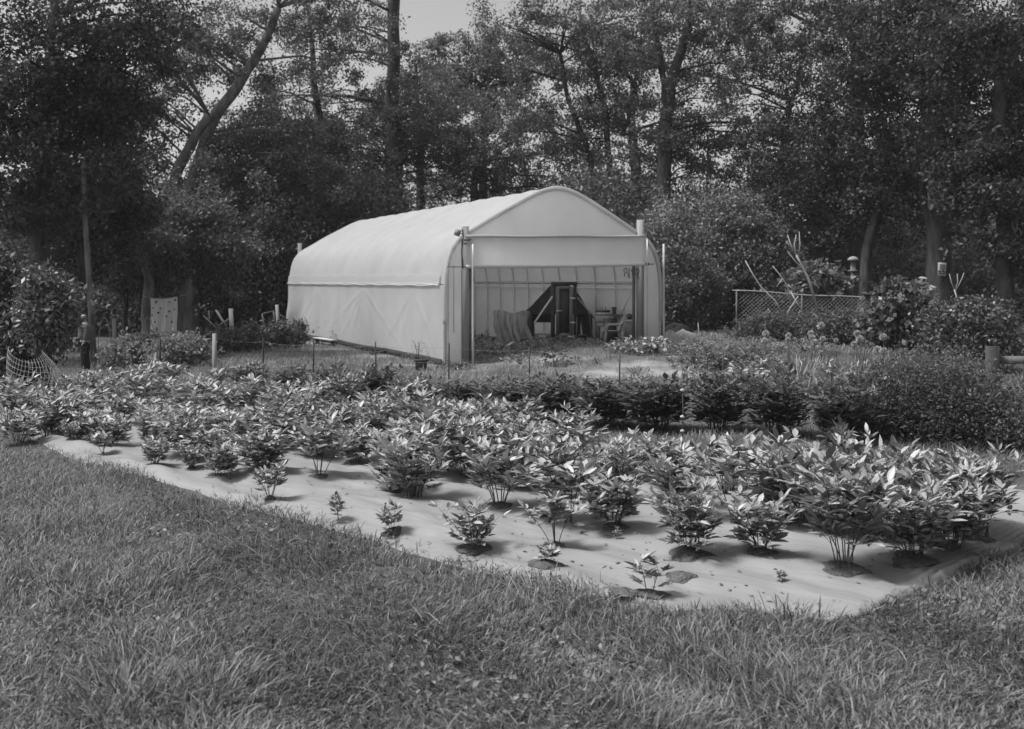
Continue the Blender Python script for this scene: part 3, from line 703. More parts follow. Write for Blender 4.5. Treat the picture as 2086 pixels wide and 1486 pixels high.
for n0, nm, sp_ in rows:
    t = SHEET_T0 + .4
    while t < 19.5:
        tt_ = t + prng.uniform(-.12, .12); nn = n0 + prng.uniform(-.14, .14)
        if n0 < 8 and tt_ < 10.2: t += .9; continue
        x, y = xy(tt_, nn); t += sp_ * prng.uniform(.85, 1.15)
        if abs(x) > .5 * y + .9 or (used and min(np.hypot(x - u[0], y - u[1]) for u in used) < .5): continue
        if nn < front_n(tt_) + .25 or (n0 > 11 and tt_ < 8.6): continue
        right = float(S((6.0 - tt_) / 3)); kd = 'big' if prng.random() < .35 + .5 * right else 'mid'
        sc = prng.uniform(.82, 1.12) * (1.08 if kd == 'mid' else .86 + .16 * right) * (.62 if n0 < 8 else 1)
        if tt_ > 9: sc *= .95
        if n0 > 10 and tt_ < 9: sc *= .92
        peony(kd, x, y, sheet_z(x, y) - .01, sc, zf=prng.uniform(.8, 1.08) if tt_ < 9 else prng.uniform(.72, 1.0), label=f'leafy peony among its like in the {nm} row of the sheet bed', group=f'peonies of the {nm} row of the sheet bed')
for px, py, hpx, kd, v, lb in ((40, 905, 75, 'mid', 0, 'bushy peony at the far left edge before the wire roll'), (95, 892, 70, 'mid', 4, 'leafy peony second from the far left edge of the bed'), (150, 905, 55, 'mid', 2, 'low peony where the pale sheet runs out at the left'), (15, 868, 85, 'mid', 6, 'dark peony cut by the left edge of the photo')):
    g = G(px, py); peony(kd, g[0], g[1], g[2] + .02, hpx * g[1] / F / .68, lb, None, v)
# back row of dark bushes beyond the grass lane
backs = [(1712, 908, 'darkest bush, tall, at the right end of the back row'), (1582, 893, 'rounded bush with light tips, second from the right end of the back row'), (1465, 886, 'bush with a dark spiky crown in front of a metal stake'), (1345, 880, 'small round bush in the back row, by a thin flower stalk'),
         (1232, 876, 'dense bush right of the middle of the back row'), (1130, 862, 'narrow dark bush left of the dense one in the back row'), (1035, 852, None), (945, 845, None), (850, 838, None), (760, 832, None),
         (670, 822, None), (590, 815, 'broad dark bush with pale blooms on top, left in the back row'), (510, 812, 'dark bush with pale blooms at the left end of the back row')]
for i, (px, py, lb) in enumerate(backs):
    g = G(px, py - 4); lo = (1.22 if px > 1100 else .95)
    peony('bush', g[0], g[1], g[2], lo * (1.12 if i == 0 else 1.0) * prng.uniform(.95, 1.08), lb or 'dark leafy bush in the closed middle stretch of the back row', None if lb else 'bushes of the middle of the back row', blooms=(3 if px < 700 else (1 if px < 1000 else 0)), zf=.74)
for px, py, lb in ((1780, 850, 'leafy plant with pale flower tufts above the right end of the back row'),):
    g = G(px, 862); peony('bush', g[0], g[1], g[2], 1.25, lb, blooms=4, zf=.8)
tag(SOIL.obj('soil', 'soil', smooth=True), kind='structure')

# ------------------------------------------------------------------ grass
def ground_pts(n, x0, x1, y0, y1, rng, pw=1.0):
    y = y0 + (y1 - y0) * rng.random(n) ** pw; x = rng.uniform(-1, 1, n)
    x = x * (.52 * y + .5); return x, y
gr = np.random.default_rng(21)
def grass(name, n, y0, y1, keep, Hm, Wm, m, pw=1.0, cl=1.0, curl=.5, clump=0.0):
    x, y = ground_pts(n, 0, 0, y0, y1, gr, pw); k = keep(x, y); x = x[k]; y = y[k]; n = len(x)
    ph = np.sin(x * 2.1 + 1.3 * np.sin(y * 1.7)) + np.sin(y * 2.7 - x * 1.1) + .8 * np.sin(x * 5.3 + y * 4.1)
    hgt = Hm * gr.uniform(.45, 1.25, n) * (1 + .22 * ph); hgt = np.maximum(hgt, Hm * .25)
    az = 2.2 * np.sin(x * 1.7 + y * .9) + gr.normal(size=n) * 1.3
    B = np.stack([x, y, tz(x, y) - .01], 1)
    mb = MB().blades(B, az, hgt, Wm * gr.uniform(.6, 1.35, n), hgt * gr.uniform(0, .5, n), hgt * curl * gr.uniform(0, 1.6, n))
    return tag(mb.obj(name, m), kind='stuff')
def edge_noise(x, y): return .10 * np.sin(x * 5 + y * 3) + .07 * np.sin(x * 11 - y * 7) + .06 * np.sin(x * 23 + y * 17) + .08 * np.sin(x * 2.3 + 1)
def k_front(x, y):
    t, n = tn(x, y); e = front_n(t) + edge_noise(x, y) + gr.normal(size=len(x)) * .09 + .02
    return ((n < e) | (t < SHEET_T0 + .05 + edge_noise(x, y)) | (t > SHEET_T1)) & (y < 20)
# density falls off with distance: sample y with a power so that near blades are more
grass('foreground_grass', 270000, 5.2, 18, k_front, .10, .0105, 'grass', 1.7, curl=.75)
grass('seeding_grass', 18000, 5.2, 17, k_front, .145, .0085, 'dry_grass', 1.6, curl=1.0)
# broad-leaved lawn weeds and fallen leaves
def flat_leaves(name, n, y0, y1, keep, L, m, zlo, zhi, tilt, clus=0, asp=.5, onsheet=False):
    x, y = ground_pts(n, 0, 0, y0, y1, gr, 1.5); k = keep(x, y); x = x[k]; y = y[k]
    if clus: x = np.repeat(x, clus) + gr.normal(size=len(x) * clus) * .05; y = np.repeat(y, clus) + gr.normal(size=len(y) * clus) * .05
    n = len(x); z = (np.array([sheet_z(a, b) for a, b in zip(x, y)]) if onsheet else tz(x, y)) + gr.uniform(zlo, zhi, n)
    a = gr.uniform(0, 2 * PI, n); E = gr.normal(size=n) * tilt; D = np.stack([np.cos(a) * np.cos(E), np.sin(a) * np.cos(E), np.sin(E)], 1)
    N = gr.normal(size=(n, 3)) * tilt; N[:, 2] += 1; l = L * gr.uniform(.5, 1.4, n)
    tag(MB().lances(np.stack([x, y, z], 1), D, N, l, l * asp * gr.uniform(.7, 1.3, n), gr.uniform(0, .4, n)).obj(name, m, smooth=True), kind='stuff')
def k_weed(x, y): return k_front(x, y) & (np.sin(x * 1.9 + 1) + np.sin(y * 2.3 + x) + gr.normal(size=len(x)) * .5 > .6)
flat_leaves('lawn_weeds', 1700, 5.2, 12, k_weed, .04, 'grass', .02, .10, .45, 8, .55)
flat_leaves('leaf_litter', 700, 6.5, 15, lambda x, y: in_sheet(x, y, .1), .05, 'dry_grass', .004, .012, .15, 0, .5, True)
flat_leaves('leaf_litter', 500, 6.5, 15, lambda x, y: in_sheet(x, y, .1), .045, 'stem', .004, .012, .15, 0, .5, True)
def k_lane(x, y):
    t, n = tn(x, y); return (n > SHEET_N1 - .05 + .05 * gr.normal(size=len(x))) & (y < 24) & (sand_at(x, y) < gr.random(len(x)) * .9)
def sand_at(x, y):
    i = np.clip(np.searchsorted(gx, x), 0, len(gx) - 1); j = np.clip(np.searchsorted(gy, y), 0, len(gy) - 1); return sand[i, j]
grass('lane_grass', 70000, 13.0, 24, k_lane, .11, .011, 'lawn', 1.2)
def in_house(x, y):
    dx, dy = x - FL[0], y - FL[1]; s = dx * WX[0] + dy * WX[1]; t = dx * AX[0] + dy * AX[1]; return (s > -.1) & (s < HW) & (t > -.05) & (t < HL)
def k_yard(x, y): return ~in_house(x, y) & (sand_at(x, y) < gr.random(len(x)) * .85)
grass('lawn', 90000, 22, 46, k_yard, .16, .018, 'lawn', 1.2)
def k_in(x, y): return in_house(x, y) & (gr.random(len(x)) < .5)
grass('weeds', 26000, 29, 38, k_in, .13, .03, 'lawn', 1.0, curl=.9)
# tussock of long blades at the lower left corner
def tussock(name, label, px, py, n, Hm, rad, m='grass', wd=.009, spread=.9):
    c = G(px, py); r = np.random.default_rng(int(px)); a = r.uniform(0, 2 * PI, n); q = rad * np.sqrt(r.random(n))
    B = np.stack([c[0] + q * np.cos(a), c[1] + q * np.sin(a), np.full(n, c[2])], 1); h = Hm * r.uniform(.6, 1.1, n)
    return tag(MB().blades(B, a + r.normal(size=n) * .4, h, wd * r.uniform(.7, 1.3, n), h * spread * r.uniform(.1, .6, n), h * spread * r.uniform(.2, 1, n)).obj(name, m, loc=c), label, 'grass tuft')
tussock('grass_tussock', 'large tussock of long arching blades in the lower left corner', 250, 1440, 240, .22, .34, wd=.013)
tussock('grass_tussock', 'smaller tussock of long blades right of the lower left one', 430, 1425, 200, .2, .3, wd=.013)
tussock('grass_tussock', 'upright grass tuft at the sheet edge near the nearest young peony', 1600, 1285, 200, .17, .4, wd=.012)
# broad-leaved ground plants at the right edge of the grass
def herb(name, label, px, py, n, L, hgt, rad, m, seed, up=.8, asp=.45, group=None, Y=None, cat='plant', stem_m='stem'):
    c = on_ground(px, Y) if Y else G(px, py); r = np.random.default_rng(seed); t = thing(name, label, cat, c, group)
    a = r.uniform(0, 2 * PI, n); q = rad * np.sqrt(r.random(n)); z = hgt * (1 - (q / rad) ** 2 * .6) * r.uniform(.25, 1.0, n)
    C = np.stack([c[0] + q * np.cos(a), c[1] + q * np.sin(a), c[2] + z], 1); E = r.uniform(-.3, .9, n); aa = a + r.normal(size=n) * .6
    D = np.stack([np.cos(aa) * np.cos(E), np.sin(aa) * np.cos(E), np.sin(E)], 1); N = rdirs(n, r, up + 1.2)
    l = L * r.uniform(.6, 1.2, n); MB().lances(C, D, N, l, l * asp, r.uniform(.1, .5, n)).obj('foliage', m, t, True)
    sm = MB()
    for i in range(max(3, min(14, n // 14))):
        aa = r.uniform(0, 6.28); q1 = rad * r.uniform(.2, .8); sm.tube(np.array([c, c + [q1 * .5 * math.cos(aa), q1 * .5 * math.sin(aa), hgt * .5], c + [q1 * math.cos(aa), q1 * math.sin(aa), hgt * .85]]), .006 + .003 * hgt, 4)
    sm.obj('stems', stem_m, t)
    return t
# ------------------------------------------------------------------ wire fence on stakes, between the back row and the yard
fc = G(1079, 790)
fence = thing('wire_fence', 'low fence of dark metal stakes and one wooden post, before the hoop house', 'fence', fc)
stk = [(325, 790, 690), (437, 775, 680), (536, 770, 690), (638, 782, 694), (767, 790, 696), (914, 792, 700), (1079, 797, 706), (1262, 800, 716), (1472, 816, 712)]
tops = []
for i, (px, pb, pt) in enumerate(stk):
    g = G(px, pb); zt = CAMZ - (pt - HY) * g[1] / F; ln_ = hr.uniform(-.03, .03)
    tops.append(np.array([g[0] + ln_, g[1], zt]))
    if px == 437:
        MB().tube([g - [0, 0, .1], g + [0, 0, .4], [g[0], g[1], zt]], [.055, .052, .05], 10).obj('wooden_post', 'timber', fence, True)
    else:
        m = MB().beam(g - [0, 0, .1], tops[-1], .075, .016).beam(g + [0, .014, -.1], tops[-1] + [0, .014, 0], .012, .03)
        for q in range(5): m.box(g + (tops[-1] - g) * (.35 + .14 * q) + [0, -.012, 0], (.03, .02, .018))
        m.obj('stake', 'dark_metal', fence)
for fz, rr in ((.10, .0024), (.45, .002), (.75, .002)):
    pts = []
    for a, b, pb in zip(tops[:-1], tops[1:], stk):
        for u in np.linspace(0, 1, 7)[:-1]:
            p = a * (1 - u) + b * u; p[2] += -fz * .9 - .05 * math.sin(PI * u); pts.append(p)
    MB().tube(np.array(pts), rr, 4).obj('wire', 'wire', fence)
g = G(1399, 806); tag(MB().beam(g - [0, 0, .1], [g[0], g[1], CAMZ - (745 - HY) * g[1] / F], .035, .03).box([g[0], g[1], CAMZ - (748 - HY) * g[1] / F], (.05, .04, .03)).obj('stake', 'dark_metal', loc=g), 'short dark stake standing alone at the pale path on the right', 'stake')

# ------------------------------------------------------------------ shrubs: trunk-less leaf masses on stems, each a thing
def shrub(name, label, px, Y, zc, R, nclump, per, L, m, seed, sig=.22, group=None, asp=.5, stems=12, base_z=None, cat='shrub', bottom=True, shell=.5):
    c = on_ground(px, Y); r = np.random.default_rng(seed); t = thing(name, label, cat, c, group)
    mb = MB(); K = leaf_cloud(mb, r, c + [0, 0, zc], R, nclump, per, sig, L, shell, .6, asp, c[2] + .02 if bottom else None)
    mb.obj('foliage', m, t)
    sm = MB(); idx = r.choice(len(K), stems)
    for i in idx:
        e = K[i]; b = c + np.array([r.uniform(-.15, .15) * R[0], r.uniform(-.15, .15) * R[1], -.05]); md = (b + e) / 2 + np.array([0, 0, .12 * R[2]])
        q = max(.008, .016 * R[2]); sm.tube(np.array([b, md, e]), [q, q * .7, q * .3], 5)
    sm.obj('stems', 'bark', t); return t
shrub('leafy_shrub', 'large broad leafy shrub right behind the hoop house, catching light on top', 1440, 44.5, 3.0, (3.4, 2.4, 3.1), 420, 90, .17, 'lighter_leaf', 31, .30, stems=14, shell=.6)
shrub('leafy_shrub', 'rounded leafy shrub against the right wall of the hoop house', 1385, 41, 1.5, (1.6, 1.4, 1.9), 150, 90, .15, 'tree_leaf', 32, .25)
shrub('leafy_shrub', 'shrub rising behind the hoop house ridge at its right', 1290, 51, 3.2, (2.8, 2.2, 3.4), 240, 90, .18, 'lighter_leaf', 33, .32)
shrub('leafy_shrub', 'dim shrub above the left stretch of the chain-link fence', 1560, 43, 1.6, (2.0, 1.5, 1.9), 190, 90, .15, 'dark_leaf', 34, .25)
shrub('glossy_shrub', 'shrub with bright glossy leaves overhanging the man at the left', 92, 22.5, 1.75, (.62, .8, .95), 110, 40, .15, 'shrub_leaf', 35, .16, asp=.42)
shrub('glossy_shrub', 'dark shrub mass at the far left edge above the wire roll', 20, 23.5, 1.5, (.9, .9, 1.7), 140, 50, .14, 'dark_leaf', 36, .2)
for i, (px, Y, w_, lb) in enumerate(((452, 36, .75, 'low leafy bush under the leaning planks'), (505, 37, .8, 'low leafy bush between the planks and the broken chair'), (560, 38, .9, 'low leafy bush by the rear left corner of the hoop house'), (595, 39, .6, 'small bush touching the left wall of the hoop house'),
                                    (400, 34, .8, 'loose bush right of the hanging spotted sheet'), (385, 30, .6, 'weedy bush beside the wooden fence post'), (300, 33, .8, 'weedy bush below the hanging spotted sheet'), (345, 29, .55, 'tangled weeds left of the wooden fence post'), (255, 31, .7, 'weedy clump left of the spotted sheet'))):
    shrub('low_bush', lb, px, Y, .42, (w_, .6, .55), 60, 40, .13, ('shrub_leaf', 'tree_leaf')[i % 2] if i < 5 else 'lawn', 50 + i, .12, stems=6)
# plants in and around the yard
herb('dark_leaf_plant', 'plant with large round dark leaves in front of the doorway', 1130, 742, 60, .16, .55, .42, 'bush_leaf', 2, asp=.75)
herb('dark_leaf_plant', 'dark leafy plant just inside the left post of the hoop house', 978, 0, 90, .16, .75, .5, 'bush_leaf', 3, Y=35.5)
herb('border_plant', 'leafy border plants below the right post of the hoop house', 1285, 716, 420, .13, .42, .75, 'peony_leaf', 4)
herb('border_plant', 'leafy border plants in front of the right white strip of the hoop house', 1338, 716, 420, .13, .45, .75, 'peony_leaf', 5)
herb('wall_weed', 'thin tall weed against the middle of the left wall', 697, 700, 160, .09, .75, .55, 'tree_leaf', 6)
herb('wall_weed', 'wispy weed at the front end of the left wall', 852, 740, 50, .08, .75, .35, 'lawn', 7)
for i, (px, Y_, hh_, lb) in enumerate(((965, 31.8, .32, 'low weeds in the hoop house mouth against the left post'), (1005, 33.4, .38, 'weeds before the bunched netting in the hoop house'), (1050, 32.0, .26, 'low weeds under the left end of the loose board'), (1098, 33.8, .30, 'weeds just right of the loose board'), (1150, 33.2, .28, 'weeds on the ground in front of the screen door'), (1195, 32.2, .26, 'low weeds left of the wicker chair'), (930, 28.6, .3, 'grassy weeds at the foot of the left post'), (1060, 28.8, .3, 'grassy weeds outside the middle of the doorway'))):
    herb('threshold_weed', lb, px, 0, 240, .09, hh_, .55, ('shrub_leaf', 'lawn')[i % 2], 600 + i, Y=Y_)
herb('seedling', 'small dark seedling on the pale path at the doorway', 1216, 742, 24, .09, .22, .12, 'bush_leaf', 8)
herb('seedling', 'tiny seedling left of another on the pale path', 1172, 735, 20, .08, .2, .1, 'bush_leaf', 9)
herb('feathery_plant', 'feathery pale weed on the pale path right of the doorway', 1300, 775, 260, .07, .38, .45, 'lawn', 10)
herb('white_flower_patch', 'patch of small pale blossoms inside the left of the doorway', 988, 0, 260, .10, .45, .5, 'shrub_leaf', 11, Y=32.5)
herb('white_flower_patch', 'pale blossoms low in front of the loose board', 1080, 0, 160, .09, .3, .6, 'shrub_leaf', 12, Y=32.6)
for i, (px, py, hh_) in enumerate(((960, 672, 35), (975, 668, 34.6))):
    c = on_ground(px, hh_)
for i, (px, Y_, lb) in enumerate(((1415, 27.8, 'low leafy bush left of the metal stake at the right'), (1470, 27.4, 'low leafy bush behind the tallest metal stake at the right'), (1530, 27.9, 'low leafy bush right of the tallest metal stake'))):
    herb('bedding_bush', lb, px, 0, 420, .13, .62, .68, 'shrub_leaf', 20 + i, Y=Y_)
for i, (px, Y_, lb) in enumerate(((1440, 30.5, 'hazy small-leaved bedding plants left of the allium heads'), (1540, 30.5, 'small-leaved bedding plants under the leftmost allium heads'), (1640, 30, 'small-leaved bedding plants under the middle allium heads'))):
    herb('bedding_plant', lb, px, 0, 700, .09, .42, .9, 'lawn', 30 + i, Y=Y_)
# strap-leaved clumps
def strap(label, px, Y, n, Hm, rad, seed):
    c = on_ground(px, Y); r = np.random.default_rng(seed); a = r.uniform(0, 2 * PI, n); q = rad * np.sqrt(r.random(n))
    B = np.stack([c[0] + q * np.cos(a), c[1] + q * np.sin(a), np.full(n, c[2])], 1); h = Hm * r.uniform(.6, 1.1, n)
    tag(MB().blades(B, a + r.normal(size=n) * .5, h, .045 * r.uniform(.7, 1.3, n), h * r.uniform(.05, .35, n), h * r.uniform(.0, .6, n)).obj('strap_leaf_plant', 'peony_leaf', loc=c), label, 'plant')
strap('clump of sword-shaped leaves in the right-hand flower bed, left part', 1655, 25.5, 110, .62, .55, 1)
strap('clump of sword-shaped leaves right below the twin allium heads', 1740, 25.5, 110, .6, .55, 2)
strap('clump of sword-shaped leaves at the right end of the flower bed', 1815, 26.0, 100, .55, .6, 3)
# allium globes
def allium(label, px, py, Y, r, group=None):
    Y = Y - 2.4 if Y > 27 else Y; hd = P(px, py, Y); c = on_ground(px + hr.uniform(-4, 4), Y); t = thing('allium', label, 'flower', c, group)
    rr = np.random.default_rng(int(px * 3 + py)); n = 240; d = rdirs(n, rr); mb = MB(); mb.rhombs(hd + d * r * .35, d, rdirs(n, rr), r * .75, r * .35)
    mb.obj('bloom', 'globe', t); MB().tube(np.array([c, (c + hd) / 2 + [.02, 0, 0], hd]), .012, 5).obj('stem', 'stem', t)
for px, py, Y, r, lb in ((1560, 680, 30, .095, 'upper globe of the leftmost allium pair'), (1558, 695, 29.8, .09, 'lower globe of the leftmost allium pair'), (1606, 684, 30, .08, 'upper globe of the second allium pair from the left'), (1605, 692, 29.5, .07, 'lower globe of the second allium pair from the left'),
                         (1652, 680, 30, .09, 'top globe of the middle allium trio'), (1654, 688, 29.7, .085, 'central globe of the middle allium trio'), (1659, 698, 29.4, .09, 'lowest globe of the middle allium trio'), (1672, 664, 30.5, .11, 'highest allium globe, above the middle trio'),
                         (1676, 691, 29.8, .08, 'allium globe just right of the middle trio'), (1703, 694, 29.8, .065, 'small allium globe alone between the middle trio and the right pair'), (1746, 680, 30, .095, 'upper globe of the right allium pair'), (1751, 691, 29.6, .1, 'lower globe of the right allium pair'),
                         (1740, 701, 29.3, .075, 'small allium globe under the right pair'), (1799, 687, 30, .10, 'rightmost allium globe, standing apart'), (1788, 714, 26.8, .12, 'left one of the large twin allium heads'), (1800, 717, 26.6, .11, 'right one of the large twin allium heads'),
                         (1672, 718, 28.5, .055, 'tiny allium globe below the middle trio'), (1708, 775, 22.5, .10, 'pale allium head near the back row of bushes, left one'), (1735, 785, 22.0, .09, 'drooping allium head right of another near the back row')):
    allium(lb, px, py, Y, r)
# tall stalk with small flowers in front of the back row
c = G(1390, 925); t = thing('flower_stalk', 'thin stalk with stacked pale whorls between two bushes of the back row', 'flower', c)
MB().tube(np.array([c, c + [0.01, 0, .6], c + [0, 0, 1.25]]), .008, 5).obj('stem', 'stem', t)
for py in (796, 850, 879): MB().lathe([(.005, -.012), (.03, -.006), (.034, .012), (.005, .03)], P(1390, py, c[1]), 10).obj('bloom', 'globe', t, True)

fr_ = np.random.default_rng(314)
for i in range(26):
    px = fr_.uniform(1405, 1860); Y = fr_.uniform(20.5, 29.5); h_ = fr_.uniform(.35, .8) * (1.15 if px > 1600 else .85); kd_ = i % 4
    if px < 1500 and Y < 25.5: continue
    if kd_ < 3: herb('flowering_plant', 'ragged plant in the overgrown bed between the pale path and the right edge', px, 0, int(110 + 160 * fr_.random()), (.08, .12, .15)[kd_], h_, fr_.uniform(.3, .55), ('shrub_leaf', 'tree_leaf', 'peony_leaf')[kd_], 400 + i, asp=(.4, .5, .35)[kd_], group='ragged plants of the overgrown right-hand bed', Y=Y)
    else:
        c = on_ground(px, Y); r = np.random.default_rng(500 + i); n = 70; a = r.uniform(0, 2 * PI, n); q = .3 * np.sqrt(r.random(n)); hh_ = h_ * r.uniform(.6, 1.2, n)
        B = np.stack([c[0] + q * np.cos(a), c[1] + q * np.sin(a), np.full(n, c[2])], 1)
        tag(MB().blades(B, a + r.normal(size=n) * .5, hh_, .03 * r.uniform(.7, 1.3, n), hh_ * r.uniform(.05, .4, n), hh_ * r.uniform(0, .6, n)).obj('flowering_plant', 'lawn', loc=c), 'ragged plant in the overgrown bed between the pale path and the right edge', 'plant', 'ragged plants of the overgrown right-hand bed')
# right-hand side: big small-leaved shrub, large-leaved bushes, fence, rails
for i, (px, Y, zc, R, lb) in enumerate(((1770, 16.6, .30, (.45, .5, .42), 'lowest dark small-leaved shrub, beside the right end of the back row'), (1850, 16.0, .42, (.7, .7, .58), 'dark small-leaved shrub second from the left at the right edge of the bed'), (1950, 15.6, .42, (.75, .8, .62), 'broad dark small-leaved shrub in front of the thick post'), (2060, 15.2, .38, (.7, .8, .58), 'dark small-leaved shrub cut off by the right edge of the photo'), (1890, 18.0, .55, (.9, .6, .62), 'taller small-leaved shrub behind the dark ones left of the thick post'))):
    shrub('small_leaved_shrub', lb, px, Y, zc, R, 130, 80, .058, ('tree_leaf', 'dark_leaf', 'dark_leaf', 'tree_leaf', 'tree_leaf')[i], 171 + i, .19, stems=16, shell=.2)
sh_r = np.random.default_rng(8)
for i in range(14):
    px = 1745 + 24 * i; Y = 16.2 + sh_r.uniform(-.6, .8); herb('wild_shoot', 'stray leafy shoot standing out of the dark small-leaved shrubs at the right', px, 0, 34, .07, 1.0 + sh_r.uniform(-.1, .3), .10, 'tree_leaf', 200 + i, group='stray shoots of the right-hand shrubs', Y=Y)
shrub('small_leaved_shrub', 'small-leaved shrub in lighter leaf behind the dark one at the right', 1905, 22.5, .25, (1.6, 1.0, .5), 200, 90, .07, 'tree_leaf', 72, .16, stems=14)
shrub('large_leaved_bush', 'dark bush with large leaves in front of the chain-link fence', 1835, 31.0, .95, (.95, .8, 1.15), 110, 34, .22, 'bush_leaf', 73, .2, asp=.62)
shrub('hydrangea_bush', 'bush with broad pale leaves spilling over the chain-link fence', 1665, 36.0, 1.9, (1.15, .8, .62), 60, 26, .27, 'shrub_leaf', 74, .22, asp=.55, bottom=False)
shrub('large_leaved_bush', 'low dim bush under the sign at the right edge', 1975, 27, .95, (1.4, .9, 1.1), 130, 60, .14, 'bush_leaf', 75, .2)
shrub('leafy_shrub', 'weeds grown up along the foot of the chain-link fence', 1610, 33.8, .45, (2.2, .5, .55), 150, 60, .10, 'tree_leaf', 76, .15)
shrub('leafy_shrub', 'weeds below the large-leaved bush at the right', 1720, 32, .5, (1.3, .6, .6), 120, 60, .10, 'tree_leaf', 77, .15)
c = on_ground(1890, 33); mt = thing('shelf_plant', 'stack of broad pale drooping leaves at the foot of the big right-hand tree', 'plant', c); mb = MB()
for px, py, wd in ((1880, 567, .3), (1882, 577, .32), (1881, 586, .32), (1878, 594, .3), (1894, 585, .42), (1886, 603, .2), (1893, 628, .2), (1884, 618, .2)):
    p = P(px, py, 33); mb.lances(p[None] - [[wd / 2, 0, 0]], np.array([[1, -.15, .1]]) / 1.02, np.array([[.1, -.5, .85]]), wd, wd * .42, .15)
mb.obj('foliage', 'mushroom', mt, True); MB().tube(np.array([c, P(1888, 600, 33.05), P(1886, 566, 33.05)]), .02, 5).obj('stem', 'stem', mt)
c = on_ground(1738, 38); bf = thing('bird_feeder', 'pale domed cap on a pole before a dark trunk on the right', 'bird feeder', c); k = 38 / F
p = P(1738, 528, 38); MB().lathe([(.01, .10), (.10, .08), (.18, .02), (.21, -.05), (.17, -.06), (.01, -.06)], p, 16).obj('cap', 'timber', bf, True)
MB().lathe([(.01, -.06), (.1, -.06), (.1, -.4), (.2, -.42), (.2, -.46), (.01, -.46)], p, 14).obj('feeder_tube', 'old_timber', bf, True); MB().tube(np.array([c, p + [0, 0, -.44]]), .03, 6).obj('pole', 'dark_timber', bf)
# chain-link fence
def fpt(u): return on_ground(1492 + (1775 - 1492) * u, 35.5 - 1.2 * u)
f0, f1 = fpt(0), fpt(1); clf = thing('chain_link_fence', 'sagging chain-link fence with a top rail, overgrown, right of the hoop house', 'fence', (f0 + f1) / 2)
ztop = lambda u: CAMZ - ((592 + 16 * u - HY) * (35.5 - 1.2 * u) / F)
us = np.linspace(0, 1, 16); rail = np.array([np.append(fpt(u)[:2], ztop(u) + .02 * math.sin(u * 9)) for u in us]); MB().tube(rail, .024, 6).obj('top_rail', 'wire', clf)
mesh_w = MB(); Lf = np.linalg.norm((f1 - f0)[:2]); hgt = 1.45; sp_ = .13
nw = int((Lf + hgt) / sp_)
for i in range(nw):
    for sgn in (1, -1):
        s0 = i * sp_ - (hgt if sgn > 0 else 0); pp = []
        for q in np.linspace(0, 1, 4):
            s_ = s0 + (q * hgt if sgn > 0 else -q * hgt + hgt * 0) ; s_ = s0 + sgn * q * hgt
            u = s_ / Lf
            if 0 <= u <= 1: b = fpt(u); pp.append([b[0], b[1] + .02 * math.sin(s_ * 3), ztop(u) - .03 - q * hgt])
        if len(pp) > 1: mesh_w.tube(np.array(pp), .0048, 4, False)
mesh_w.obj('wire_mesh', 'pale_wire', clf)
for u in (.03, .5, 1.0):
    b = fpt(u); MB().tube(np.array([b, [b[0], b[1], ztop(u) + .02]]), .028, 8).obj('fence_post', 'old_timber', clf)
# bare pale branches
def bare(label, root_, segs, m='dead_wood', name='dead_branch'):
    c = np.array(root_, float); mb = MB()
    for pts, r0, r1 in segs:
        pts = np.array(pts); mb.tube(pts, np.linspace(r0, r1, len(pts)), 6)
    tag(mb.obj(name, m, smooth=True, loc=c), label, 'branch')
Yb = 34.8; q = lambda *a: [P(x, y, Yb + d) for x, y, d in a]
bare('pale bare forked branch like an antler above the chain-link fence', on_ground(1660, Yb), [(q((1668, 640, 0), (1648, 570, 0), (1630, 535, 0), (1622, 520, 0)), .045, .035), (q((1622, 520, 0), (1612, 502, 0), (1604, 478, 0)), .035, .012), (q((1624, 524, 0), (1618, 500, .1), (1622, 478, .1)), .03, .012), (q((1626, 526, 0), (1630, 500, -.1), (1628, 472, -.1)), .03, .01), (q((1612, 505, 0), (1601, 492, 0)), .02, .008), (q((1640, 552, 0), (1622, 535, .1), (1604, 512, .1)), .02, .008)])
bare('long thin pale stick leaning across the chain-link fence', on_ground(1600, 34.3), [([P(1598, 645, 34.2), P(1578, 612, 34.3), P(1550, 585, 34.4), P(1534, 560, 34.5), P(1518, 531, 34.6)], .028, .016)])
bare('short pale twig left of the broad-leaved bush on the fence', on_ground(1605, 34.5), [([P(1612, 640, 34.5), P(1604, 582, 34.5), P(1590, 562, 34.5), P(1574, 542, 34.6)], .024, .01), ([P(1594, 568, 34.5), P(1582, 585, 34.4)], .014, .008)])
bare('grey stick propped in the wire mesh leaning left', on_ground(1632, 34.2), [([P(1638, 640, 34.1), P(1620, 612, 34.2), P(1612, 596, 34.3)], .022, .016)])
bare('grey stick propped in the wire mesh leaning right', on_ground(1600, 34.2), [([P(1598, 648, 34.1), P(1612, 625, 34.2), P(1626, 604, 34.3)], .022, .016)])
bare('small pale forked branch below the sign on the big trunk', on_ground(1950, 30), [([P(1965, 650, 30), P(1950, 610, 30), P(1944, 590, 30)], .022, .02), ([P(1944, 590, 30), P(1938, 575, 30), P(1934, 558, 30)], .02, .008), ([P(1946, 592, 30), P(1951, 575, 30), P(1950, 558, 30)], .018, .008), ([P(1946, 594, 30), P(1956, 576, 30), P(1964, 556, 30)], .016, .008)])
bare('grey twig standing right of the hoop house stones', on_ground(1424, 33), [([P(1427, 702, 32), P(1424, 680, 32), P(1422, 658, 32)], .018, .012)])
